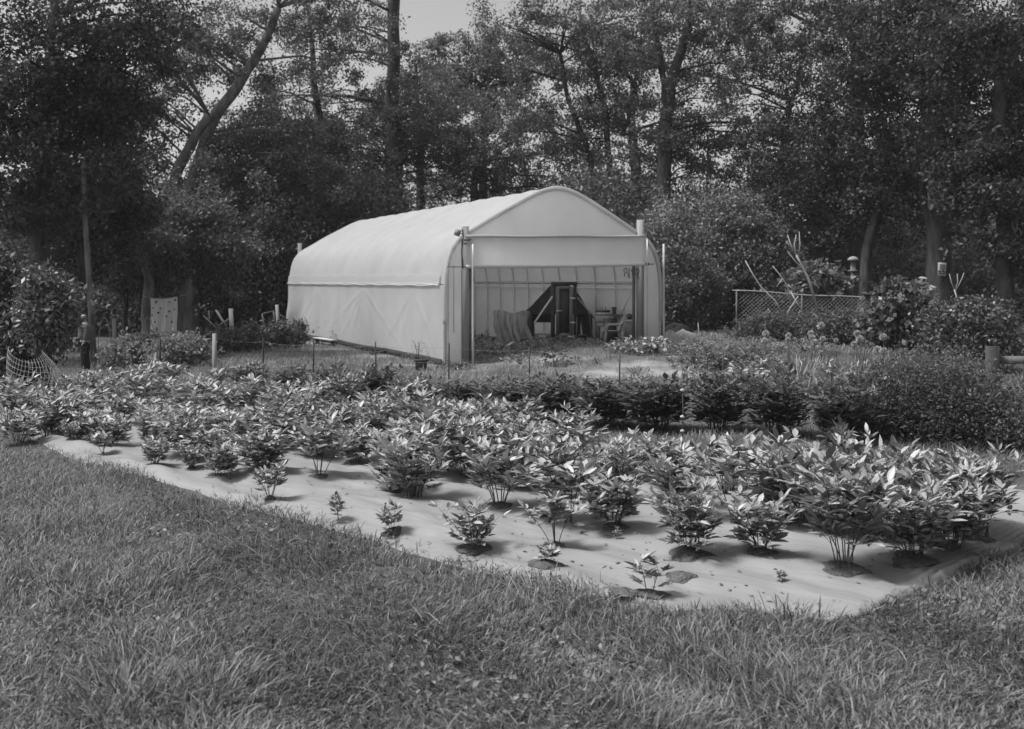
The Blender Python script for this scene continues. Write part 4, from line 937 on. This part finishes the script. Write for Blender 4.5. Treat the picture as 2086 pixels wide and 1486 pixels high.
# post and rail at the right edge
c = on_ground(2022, 18.6); pr = thing('post_and_rail', 'thick wooden post with a flat top and a rail, at the right edge', 'fence', c)
zt = CAMZ - (706 - HY) * 18.6 / F; 
MB().tube(np.array([c - [0, 0, .1], c + [0, 0, .5], [c[0], c[1], zt]]), [.125, .12, .12], 14).obj('post', 'bark', pr, True)
MB().beam([c[0] + .08, c[1] + .05, zt - .25], [c[0] + 3.2, c[1] + .5, zt - .3], .09, .14).obj('rail', 'old_timber', pr)

# ------------------------------------------------------------------ left side
# sheet on a line between two trunks
c = on_ground(333, 42); k = 42 / F; x0, x1 = P(306, 0, 42)[0], P(361, 0, 42)[0]; zt0, zt1 = CAMZ - (608 - HY) * k, CAMZ - (605 - HY) * k
zb_ = CAMZ - (682 - HY) * k
sht = thing('hanging_sheet', 'white cloth with dark blotches pegged to a line between pale trunks', 'cloth', ((x0 + x1) / 2, 42, zb_))
U, V_ = np.meshgrid(np.linspace(0, 1, 30), np.linspace(0, 1, 30), indexing='ij')
def shp(U, V_): return np.stack([x0 + (x1 - x0) * U + .02 * np.sin(V_ * 5), 42 + .05 * np.sin(U * 17 + V_ * 2) * V_ + .02 * np.sin(U * 40), (zt0 + (zt1 - zt0) * U - .05 * np.sin(U * PI)) * (1 - V_) + (zb_ - .06 * np.sin(U * 3)) * V_], -1)
MB().grid(shp(U, V_)).obj('cloth', 'white_cloth', sht, True)
sp2 = MB(); r5 = np.random.default_rng(9)
for px, py, s_ in ((318, 613, 5), (345, 614, 4), (357, 612, 4), (311, 626, 4), (326, 626, 4), (344, 633, 5), (322, 635, 5), (309, 641, 4), (355, 630, 3.5), (339, 642, 4), (316, 654, 4), (350, 655, 4)):
    u = (px - 306) / 55; v = (py - 606) / 76; b = shp(np.array(u), np.array(v)); th = np.linspace(0, 2 * PI, 11)[:-1]; ra = s_ * .5 * k * r5.uniform(.6, 1.2, 10)
    V3 = np.stack([b[0] + ra * np.cos(th), np.full(10, 0.), b[2] + ra * np.sin(th)], 1)
    uu = (V3[:, 0] - x0) / (x1 - x0); vv = np.full(10, v) + ra * -np.sin(th) / .152 * .1 ; V3[:, 1] = shp(uu, np.full(10, v))[:, 1] - .012
    V3 = np.concatenate([V3, [[b[0], b[1] - .016, b[2]]]]); sp2.add(V3, None, [[10, i, (i + 1) % 10] for i in range(10)])
sp2.obj('blotches', 'dark_spot', sht)
tag(MB().tube(np.array([P(292, 604, 42.2), P(306, 607.5, 42), [(x0 + x1) / 2, 42, (zt0 + zt1) / 2 - .05], P(361, 604.5, 42), P(380, 601, 42.3)]), .012, 5).obj('clothes_line', 'wire', loc=P(333, 606, 42)), 'thin line that carries the blotched white cloth', 'clothes line')
# planks, posts, broken chair
def stickp(name, label, a, b, w_, h_, m, cat='plank'):
    c = (np.array(a) + np.array(b)) / 2; tag(MB().beam(a, b, w_, h_).obj(name, m, loc=c), label, cat)
Yq = 37.5
stickp('leaning_plank', 'long pale plank leaning up to the left in the lumber heap', P(446, 674, Yq), P(414, 643, Yq - .3), .07, .04, 'dead_wood')
stickp('leaning_plank', 'pale plank leaning up to the left in the middle of the lumber heap', P(460, 664, Yq), P(440, 632, Yq + .3), .08, .04, 'dead_wood')
stickp('leaning_plank', 'short upright pale lath in the lumber heap', P(427, 650, Yq + .6), P(425, 633, Yq + .6), .06, .03, 'dead_wood')
stickp('lumber_post', 'stout pale square post at the right of the lumber heap', on_ground(474, Yq + .2), P(470, 629, Yq + .2), .14, .12, 'pale_timber', 'post')
stickp('leaning_plank', 'pale board laid from the stout post down to the left', P(440, 668, Yq - .1), P(466, 650, Yq - .1), .24, .03, 'dead_wood')
c = on_ground(555, 41); bc = thing('broken_frame', 'weathered square wooden frame propped by a post near the rear of the hoop house', 'frame', c)
A_ = [P(534, 640, 41), P(557, 634, 41), P(562, 668, 41), P(541, 676, 41)]
for i in range(4): MB().beam(A_[i], A_[(i + 1) % 4], .07, .05).obj('bar', 'old_timber', bc)
stickp('lumber_post', 'pale split post right of the weathered square frame', on_ground(569, 40.8), P(564, 621, 40.8), .16, .10, 'timber', 'post')
stickp('leaning_plank', 'thin brace crossing from the split post to the hoop house', P(571, 642, 41), P(585, 652, 41.3), .05, .04, 'old_timber')
stickp('lumber_post', 'pale stump of a post standing in weeds left of the spotted sheet', on_ground(234, 35), P(232, 649, 35), .12, .10, 'timber', 'post')
stickp('leaning_plank', 'small pale board lying in the grass left of the weeds', G(256, 752) + [0, 0, .05], G(278, 745) + [0, 0, .1], .14, .03, 'pale_timber')
for cx, w_, Y_, lb in ((213, 13, 34, 'wire hoop arching out of the grass right of the man'), (300, 16, 36, 'faint wire hoop arching left of the spotted sheet')):
    th = np.linspace(0, PI, 20); c = on_ground(cx, Y_); kk_ = Y_ / F; h0 = (CAMZ - (648 - HY) * kk_) - c[2]
    tag(MB().tube(np.stack([c[0] + np.cos(th) * w_ * kk_, np.full(20, Y_), c[2] - .1 + (h0 + .1) * np.sin(th) ** .7], 1), .014, 5).obj('wire_hoop', 'wire', loc=c), lb, 'hoop')
# leaning pole behind the man
c = on_ground(192, 33); tag(MB().tube(np.array([c - [0, 0, .2], P(186, 640, 33), P(178, 520, 33), P(173, 440, 33), P(170, 330, 33)]), [.10, .095, .085, .08, .07], 10).obj('pole', 'pale_bark', smooth=True, loc=c), 'slender pale pole rising right behind the man', 'pole')
# roll of welded wire at the left edge
c = G(70, 824); wr = MB(); kk_ = c[1] / F
def wp(u, v):      # u around, v up: a slumped open roll
    a = -1.9 + 3.5 * u; h0 = .0 + v * 1.0 + .06 * math.sin(u * 5 + 1) * v; rad = .44 + .10 * math.sin(v * PI * .8 + .4) - .16 * v * v
    return c + np.array([rad * 1.1 * math.sin(a) - .16 * v * v + .05 * math.sin(v * 4) + .03 * math.sin(u * 9), -rad * .8 * math.cos(a), h0 + .05 * math.sin(u * 7) * v])
for i in range(26): wr.tube(np.array([wp(i / 25 + .28 * (v - .5), v) for v in np.linspace(0, 1, 12)]), .0042, 4, False)
for j in range(10): wr.tube(np.array([wp(u, j / 9 - .16 * u + .06) for u in np.linspace(0, 1, 30)]), .0042, 4, False)
tag(wr.obj('wire_roll', 'pale_wire', loc=c), 'slumped open roll of welded wire mesh at the left edge', 'wire roll')
lump('stone', 'pale lump of stone at the left end of the peony bed', 'stone', 305, 795, .5, .28, .35, 'stone', 9, .35)
# ------------------------------------------------------------------ trees
trng = np.random.default_rng(55)
TG = 'trees of the dark wood behind the garden'
def tree(label, Y, trunk, crowns, m='tree_leaf', bark='bark', L=.17, name='forest_tree', limbs=9, per=135):
    """trunk: list of ([pixel points], r0, r1); crowns: (px, py, rx, rz, clumps)"""
    p0 = trunk[0][0][0]; base = on_ground(p0[0], Y)
    t = thing(name, label, 'tree', base); tk = MB(); tops = []
    for j, (pts, r0, r1) in enumerate(trunk):
        w_ = [P(x, y, Y) for x, y in pts]
        if j == 0: w_[0] = base - [0, 0, .3]
        w_ = np.array(w_)
        d = np.linspace(0, 1, len(w_)); u = np.linspace(0, 1, 5 * len(w_)); q = np.stack([np.interp(u, d, w_[:, i]) for i in range(3)], 1)
        kq = np.ones(5) / 5; qq = q.copy()
        for i in range(3): qq[2:-2, i] = np.convolve(q[:, i], kq, 'valid')
        qq[:, 1] += .25 * np.sin(u * 5 + Y) * u; qq[:, 0] += .04 * np.sin(u * 23 + Y)
        rr = r0 + (r1 - r0) * u + (r0 * .5 * np.exp(-u * 14) if j == 0 else 0) + .02 * r0 * np.sin(u * 40)
        tk.tube(qq, rr, 10); tops.append(qq)
    lv = MB()
    for (px, py, rx, rz, nc) in crowns:
        c = P(px, py, Y) + np.array([0, trng.uniform(-.8, .8), 0]); r = np.random.default_rng(int(px * 7 + py + Y * 13))
        K = leaf_cloud(lv, r, c, (rx * 1.65, rx * 1.3, rz * 1.7), int(nc * .92), per, .30, L, .05, .6, .55)
        # limbs from the nearest trunk point into the crown
        allp = np.concatenate(tops)
        for i in r.choice(len(K), min(limbs, len(K)), replace=False):
            e_ = K[i]; cand = allp[allp[:, 2] < max(e_[2] - .3, allp[:, 2].min() + 1.5)]
            s_ = cand[np.argmin(np.linalg.norm(cand - e_, axis=1))]; md = (s_ + e_) / 2 + np.array([r.uniform(-.3, .3), r.uniform(-.3, .3), .25])
            q0 = .022 + .012 * np.linalg.norm(e_ - s_); tk.tube(np.array([s_, md, e_]), [q0, q0 * .7, q0 * .25], 6)
    tk.obj('trunk', bark, t, True); lv.obj('crown', m, t)
    return t
tree('pale double-trunked tree leaning right, upper left of the photo', 50, [([(388, 640), (385, 410), (404, 330), (432, 240), (482, 178), (530, 110), (570, 20)], .40, .18), ([(330, 640), (338, 430), (362, 340), (402, 272), (430, 236)], .31, .22)],
     [(560, 70, 2.6, 1.8, 60), (400, 90, 2.0, 1.1, 45), (300, 150, 2.0, 1.4, 60), (285, 260, 1.3, 1.1, 45), (545, 290, 1.6, 1.0, 45), (640, -20, 2.6, 1.6, 50)], bark='pale_bark')
tree('big straight dark trunk above the rear of the hoop house roof', 56, [([(797, 600), (797, 430), (797, 300), (800, 150), (803, 20), (805, -80)], .44, .30)],
     [(700, 190, 3.4, 2.2, 80), (840, 330, 2.6, 2.0, 60), (720, 60, 2.6, 1.2, 30), (690, 310, 2.6, 1.6, 60)])
tree('dark trunk left of the big straight one, over the rear corner of the hoop house', 58, [([(655, 600), (655, 330), (650, 250), (640, 150), (628, 0)], .36, .1)], [(620, 250, 3.2, 2.0, 80), (560, 330, 2.6, 1.8, 60), (640, 330, 2.2, 1.6, 50)])
tree('thin twin stem just right of the big straight dark trunk', 59, [([(822, 600), (815, 310), (812, 240)], .17, .1)], [(870, 240, 2.4, 1.6, 45), (800, 260, 2.0, 1.6, 40)])
tree('medium trunk behind the middle of the hoop house roof', 62, [([(862, 600), (856, 290), (850, 220), (846, 120)], .32, .08)], [(900, 290, 3.0, 2.2, 80), (850, 200, 1.8, 1.2, 24)])
tree('crooked dark trunk right of the medium one behind the roof', 60, [([(968, 600), (966, 360), (978, 300), (1002, 260)], .27, .12), ([(966, 380), (990, 330), (1030, 300)], .14, .05)], [(1000, 280, 3.0, 2.0, 80), (1090, 300, 2.4, 1.8, 60), (960, 350, 2.2, 1.4, 50)])
tree('paler distant tree just below the open gap of sky', 76, [([(980, 600), (985, 300), (990, 180)], .4, .2)], [(960, 140, 2.9, 2.0, 70), (1040, 150, 2.6, 2.2, 60), (920, 190, 1.6, 1.0, 26)], m='pale_leaf', L=.26)
tree('slender dark trunk leaning left above the hoop house peak', 55, [([(1228, 600), (1212, 360), (1186, 270), (1162, 220), (1140, 110)], .2, .1)], [(1120, 120, 2.6, 1.5, 36), (1150, 250, 2.4, 1.3, 40), (1100, 40, 2.6, 1.2, 26)])
tree('slender curved trunk right of the leaning one above the peak', 54, [([(1265, 600), (1243, 340), (1229, 200), (1202, 110), (1180, 30)], .2, .1)], [(1210, 60, 2.8, 1.6, 50), (1260, 200, 2.2, 1.3, 40)])
tree('dark trunk between the slender curved one and the forked one', 57, [([(1300, 600), (1296, 330), (1284, 260), (1292, 170)], .34, .2)], [(1300, 140, 2.8, 1.7, 50), (1280, 270, 2.4, 1.3, 45)])
tree('forked dark trunk above the large leafy shrub', 50, [([(1350, 600), (1352, 350), (1358, 250), (1366, 170), (1402, 50)], .42, .2), ([(1360, 240), (1350, 140), (1330, 40)], .2, .1)], [(1400, 50, 3.0, 1.8, 70), (1330, 60, 2.2, 1.4, 40), (1440, 260, 2.4, 1.5, 50), (1370, 310, 2.0, 1.1, 36)])
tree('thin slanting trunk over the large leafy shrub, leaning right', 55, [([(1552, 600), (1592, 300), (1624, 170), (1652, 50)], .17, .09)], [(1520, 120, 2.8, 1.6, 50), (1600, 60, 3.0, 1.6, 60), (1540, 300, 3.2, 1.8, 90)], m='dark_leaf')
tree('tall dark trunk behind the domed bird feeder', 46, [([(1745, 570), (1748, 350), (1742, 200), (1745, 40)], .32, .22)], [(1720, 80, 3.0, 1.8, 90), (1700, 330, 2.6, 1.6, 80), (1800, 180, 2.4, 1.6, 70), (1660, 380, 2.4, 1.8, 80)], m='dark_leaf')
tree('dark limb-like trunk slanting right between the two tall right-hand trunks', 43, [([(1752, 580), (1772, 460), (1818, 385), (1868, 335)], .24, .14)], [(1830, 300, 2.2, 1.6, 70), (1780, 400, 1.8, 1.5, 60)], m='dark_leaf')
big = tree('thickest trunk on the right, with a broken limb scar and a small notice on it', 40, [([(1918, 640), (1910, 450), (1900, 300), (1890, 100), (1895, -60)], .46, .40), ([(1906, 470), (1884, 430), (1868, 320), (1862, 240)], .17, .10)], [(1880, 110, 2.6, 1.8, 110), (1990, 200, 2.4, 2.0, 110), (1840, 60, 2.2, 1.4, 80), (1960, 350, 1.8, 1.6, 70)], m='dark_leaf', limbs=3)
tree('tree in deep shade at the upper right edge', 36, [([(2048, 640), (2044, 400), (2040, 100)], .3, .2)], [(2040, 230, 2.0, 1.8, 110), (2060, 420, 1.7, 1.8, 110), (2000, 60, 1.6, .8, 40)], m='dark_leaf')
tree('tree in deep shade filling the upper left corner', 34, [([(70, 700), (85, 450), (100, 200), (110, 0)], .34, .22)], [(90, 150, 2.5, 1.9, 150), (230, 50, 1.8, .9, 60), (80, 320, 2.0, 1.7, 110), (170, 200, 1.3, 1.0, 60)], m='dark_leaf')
tree('dark trunk close behind the pole at the left', 38, [([(172, 690), (168, 520), (165, 380)], .2, .15)], [(160, 360, 1.7, 1.4, 80), (230, 410, 1.2, 1.0, 50), (130, 470, 1.6, 1.4, 70)], m='dark_leaf')
tree('thin dark sapling trunk left of the spotted sheet', 44, [([(257, 650), (252, 560), (248, 440)], .11, .07)], [(250, 440, 1.6, 1.1, 60), (270, 540, 1.4, .9, 50)])
tree('pale stump-like trunk left of the spotted sheet', 43, [([(300, 680), (302, 600), (296, 480), (300, 400)], .26, .15)], [(290, 480, 1.4, .9, 50)], bark='pale_bark')
tree('pale broad trunk right of the spotted sheet', 43.5, [([(378, 690), (376, 600), (384, 500), (388, 430)], .34, .12)], [(430, 510, 1.1, .9, 45), (395, 440, .9, .6, 22)], bark='pale_bark')
tree('dark trunk behind the lumber heap', 50, [([(424, 650), (418, 500), (414, 400)], .22, .15)], [(470, 420, 2.6, 1.7, 80), (480, 520, 2.4, 1.5, 80)])
tree('thin dark trunk right of the lumber heap', 52, [([(462, 650), (458, 440), (462, 330)], .15, .08)], [(520, 440, 2.6, 2.0, 100), (500, 330, 2.6, 1.4, 60)])
tree('thin trunk near the rear left edge of the hoop house', 53, [([(500, 650), (512, 500), (540, 380)], .14, .08)], [(560, 500, 2.4, 2.0, 100), (600, 420, 2.6, 1.8, 90)])
tree('dark sapling behind the rear left corner of the hoop house', 54, [([(588, 660), (580, 600), (584, 480)], .12, .08)], [(535, 585, 1.1, 1.0, 60), (690, 440, 2.4, 1.6, 80)])
# scar on the big trunk and the notice nailed to it
sc_ = MB(); a = P(1893, 440, 39.5)
sc_.tube(np.array([P(1898, 300, 39.56), P(1896, 360, 39.56), P(1893, 425, 39.52)]), [.03, .09, .05], 8); so_ = sc_.obj('limb_scar', 'dead_wood', big, True)
c = P(1919, 549, 39.42); kk_ = 39.42 / F; nb = thing('notice', 'white paper notice with printed lines nailed to the thickest trunk', 'sign', c)
nb.rotation_euler = (0, math.radians(3), 0)
def nbx(mb, px, py, w_, h_, d=0.0): return mb.box(P(px, py, 39.42 - d), (w_ * kk_, .012, h_ * kk_))
nbx(MB(), 1919, 549, 17, 27).obj('sheet', 'white_paint', nb)
tx = MB()
for i, (py, w_) in enumerate(((539, 11), (541.6, 12), (544.2, 10), (546.8, 11.5), (549.4, 8))): nbx(tx, 1919 + (.4 if i % 2 else -.3), py, w_, 1.0, .012)
for px, py, w_, h_ in ((1914, 553.5, 4.5, 3), (1921, 553, 4, 3), (1925, 554.5, 2.5, 2), (1916, 557.8, 5, 2.2), (1923, 558, 4.5, 2.2)): nbx(tx, px, py, w_, h_, .012)
tx.obj('print', 'ink', nb)

# understorey and the far wood: one mass nobody could count
ur = np.random.default_rng(99)
def wood(name, n, y0, y1, z0, zf, L, m, xr=1.0):
    Yc = ur.uniform(y0, y1, n); px = ur.uniform(-120, 2210, n); x = (px - CX) / F * Yc
    top = zf(px); z = z0 + (top - z0) * ur.random(n)
    per = 150; K = np.stack([x, Yc, tz(x, Yc) + z], 1)
    dx, dy = x - FL[0], Yc - FL[1]; s = dx * WX[0] + dy * WX[1]; t = dx * AX[0] + dy * AX[1]
    K = K[~((s > -1.6) & (s < HW + 1.6) & (t < HL + 1.6))]; n = len(K)
    C = np.repeat(K, per, 0) + ur.normal(size=(n * per, 3)) * np.repeat(ur.uniform(.3, .75, n), per)[:, None] * [1, .8, .75]
    D = rdirs(n * per, ur); D[:, 2] -= .25; D /= np.linalg.norm(D, axis=1)[:, None]
    l = L * ur.uniform(.6, 1.3, n * per)
    tag(MB().rhombs(C, D, rdirs(n * per, ur, .6), l, l * .55).obj(name, m), kind='stuff')
wood('undergrowth', 1700, 49, 60, .2, lambda p: 6.4 + 1.2 * np.sin(p / 90.) + .8 * np.sin(p / 37.), .20, 'tree_leaf')
wood('undergrowth', 500, 48.5, 56, .2, lambda p: 6.0 + 1.5 * np.sin(p / 70. + 2), .20, 'pale_leaf')
wood('distant_wood', 2200, 64, 92, .3, lambda p: 8.6 + 1.2 * np.sin(p / 130.) + (ur.random(len(p)) - .5) * 6 - 4 * np.exp(-((p - 900) / 130.) ** 2), .30, 'tree_leaf')
hzb = MB().box((0, 50, 22), (260, 156, 48)); hzo = hzb.obj('added_haze', None); hzo.data.materials.append(MATS['added_haze']); tag(hzo, kind='stuff')  # added box of scattering air, lifts the far blacks like lens flare
# ------------------------------------------------------------------ the man at the left
def skin_mesh(name, joints, edges, m, parent, sub=2, root=0):
    me = bpy.data.meshes.new(name); me.from_pydata([tuple(map(float, j[0])) for j in joints], edges, []); me.update()
    o = bpy.data.objects.new(name, me); COL.objects.link(o); o.parent = parent
    md = o.modifiers.new('skin', 'SKIN'); md.use_smooth_shade = True
    sv = me.skin_vertices[0].data
    for i, j in enumerate(joints):
        r = j[1]; sv[i].radius = (r, r) if np.isscalar(r) else r; sv[i].use_root = (i == root)
    sb = o.modifiers.new('sub', 'SUBSURF'); sb.levels = sub; sb.render_levels = sub
    me.materials.append(M(m)); return o
pc = on_ground(171, 29.9)
man = thing('person', 'bearded man in dark jumper and trousers standing sideways in the grass, facing the camera', 'person', pc)
# local frame: x right in the photo, y away from the camera, z up; the body faces left, head turned to the camera; 1.72 m tall
HT = 1.72
J = [((.02, 0, .93), .135), ((.02, 0, 1.08), .145), ((.05, 0, 1.25), .165), ((.05, 0, 1.38), .14), ((.03, 0, 1.47), .062), ((.01, 0, 1.53), .06),       # 0 pelvis .. 5 neck
     ((-.005, -.01, 1.585), .082), ((-.005, -.005, 1.65), .086), ((.0, .0, 1.695), .055),                                                                    # 6-8 head
     ((.07, -.17, 1.36), .07), ((.12, -.22, 1.12), .052), ((.075, -.205, .93), .040), ((.045, -.20, .885), .034),                                             # 9-12 near arm
     ((.05, .17, 1.36), .07), ((.10, .22, 1.12), .052), ((.055, .205, .93), .040), ((.025, .20, .885), .034),                                                 # 13-16 far arm
     ((.02, -.09, .86), .10), ((.0, -.10, .48), .062), ((.03, -.10, .09), .045), ((-.10, -.11, .04), .035),                                               # 17-20 near leg
     ((.03, .09, .86), .10), ((.05, .10, .48), .062), ((.09, .10, .09), .045), ((-.04, .11, .04), .035)]                                                # 21-24
E_ = [(0, 1), (1, 2), (2, 3), (3, 4), (4, 5), (5, 6), (6, 7), (7, 8), (3, 9), (9, 10), (10, 11), (11, 12), (3, 13), (13, 14), (14, 15), (15, 16), (0, 17), (17, 18), (18, 19), (19, 20), (0, 21), (21, 22), (22, 23), (23, 24)]
# five fingers and thumb per hand as short chains rooted in the palm, curled into the pockets
for pi, y0, sg in ((12, -.20, -1), (16, .20, 1)):
    bx_, bz_ = J[pi][0][0], J[pi][0][2]
    for k, (oy, ln_) in enumerate(((-.030, .060), (-.010, .068), (.010, .064), (.029, .050))):
        a = len(J); J += [((bx_ - .035, y0 + oy, bz_ - .03), .0095), ((bx_ - .05 , y0 + oy * 1.05, bz_ - .03 - ln_ * .6), .009), ((bx_ - .045, y0 + oy * 1.05, bz_ - .03 - ln_), .0075)]; E_ += [(pi, a), (a, a + 1), (a + 1, a + 2)]
    a = len(J); J += [((bx_ + .0, y0 + sg * .045, bz_ - .01), .011), ((bx_ - .02, y0 + sg * .055, bz_ - .05), .009)]; E_ += [(pi, a), (a, a + 1)]
body = skin_mesh('body', J, E_, 'skin', man)
f = MB()      # face: nose, brow and ears set into the head, looking at the camera (-y)
hx, hy_, hz = -.01, -.088, 1.61
f.lathe([(.001, .03), (.010, .012), (.016, -.008), (.006, -.018)], (hx, hy_ - .004, hz), 8)
for s in (-1, 1): f.lathe([(.001, .035), (.014, .02), (.016, -.01), (.004, -.03)], (hx + s * .086, .005, hz + .005), 8)
f.obj('face', 'skin', None, True).parent = man
g_ = MB()
for s in (-1, 1): g_.lathe([(.001, .012), (.022, .010), (.024, -.006), (.001, -.014)], (hx + s * .033, hy_ + .012, hz + .024), 10)
g_.tube(np.array([[hx - .085, -.03, hz + .03], [hx - .045, hy_ - .002, hz + .028], [hx + .045, hy_ - .002, hz + .028], [hx + .085, -.03, hz + .03]]), .006, 5)
g_.obj('eyewear', 'hair', None, True).parent = man
br = MB(); V = []
for i, z in enumerate(np.linspace(1.585, 1.47, 8)):
    u = i / 7; wd = .084 * math.sin(PI * (.42 + .50 * u)) * (1.05 - .2 * u); V.append([[hx + wd * math.sin(a), -.005 - (wd * 1.05 + .012) * math.cos(a) - .01 * u, z + .03 * (abs(a) / 1.4) ** 2] for a in np.linspace(-1.5, 1.5, 15)])
br.grid(np.array(V)); br.grid(np.array(V) * [1, .96, 1] + [0, .012, 0]); br.obj('beard', 'hair', None, True).parent = man
hrm = MB(); V = []
for i, z in enumerate(np.linspace(1.60, 1.735, 8)):
    rr_ = .094 * math.sqrt(max(.02, 1 - ((z - 1.63) / .115) ** 2)); a0 = .9 - .05 * i
    V.append([[hx + rr_ * math.sin(a), .012 - rr_ * math.cos(a), z] for a in np.linspace(a0 + .35, 2 * PI - a0 - .35, 17)])
hrm.grid(np.array(V)); hrm.obj('hair', 'hair', None, True).parent = man
JJ = [((.02, 0, .90), .19), ((.02, 0, 1.08), .205), ((.05, 0, 1.25), .215), ((.05, 0, 1.375), .17), ((.035, 0, 1.46), .085),
      ((.07, -.18, 1.35), .088), ((.125, -.235, 1.12), .072), ((.085, -.215, .95), .058), ((.05, .18, 1.35), .088), ((.105, .235, 1.12), .072), ((.065, .215, .95), .058)]
skin_mesh('jumper', JJ, [(0, 1), (1, 2), (2, 3), (3, 4), (3, 5), (5, 6), (6, 7), (3, 8), (8, 9), (9, 10)], 'jumper', man)
TJ = [((.02, 0, .93), .15), ((.02, -.09, .82), .115), ((.0, -.10, .48), .082), ((.03, -.10, .10), .075), ((.03, .09, .82), .115), ((.05, .10, .48), .082), ((.09, .10, .10), .075)]
skin_mesh('trousers', TJ, [(0, 1), (1, 2), (2, 3), (0, 4), (4, 5), (5, 6)], 'trousers', man)
for x, y in ((.03, -.10), (.09, .10)):
    skin_mesh('boot', [((x + .03, y, .06), .055), ((x - .06, y, .05), .05), ((x - .15, y, .035), .036), ((x + .02, y, .16), .05)], [(0, 1), (1, 2), (0, 3)], 'boots', man)
man.rotation_euler = (0, 0, math.radians(8))
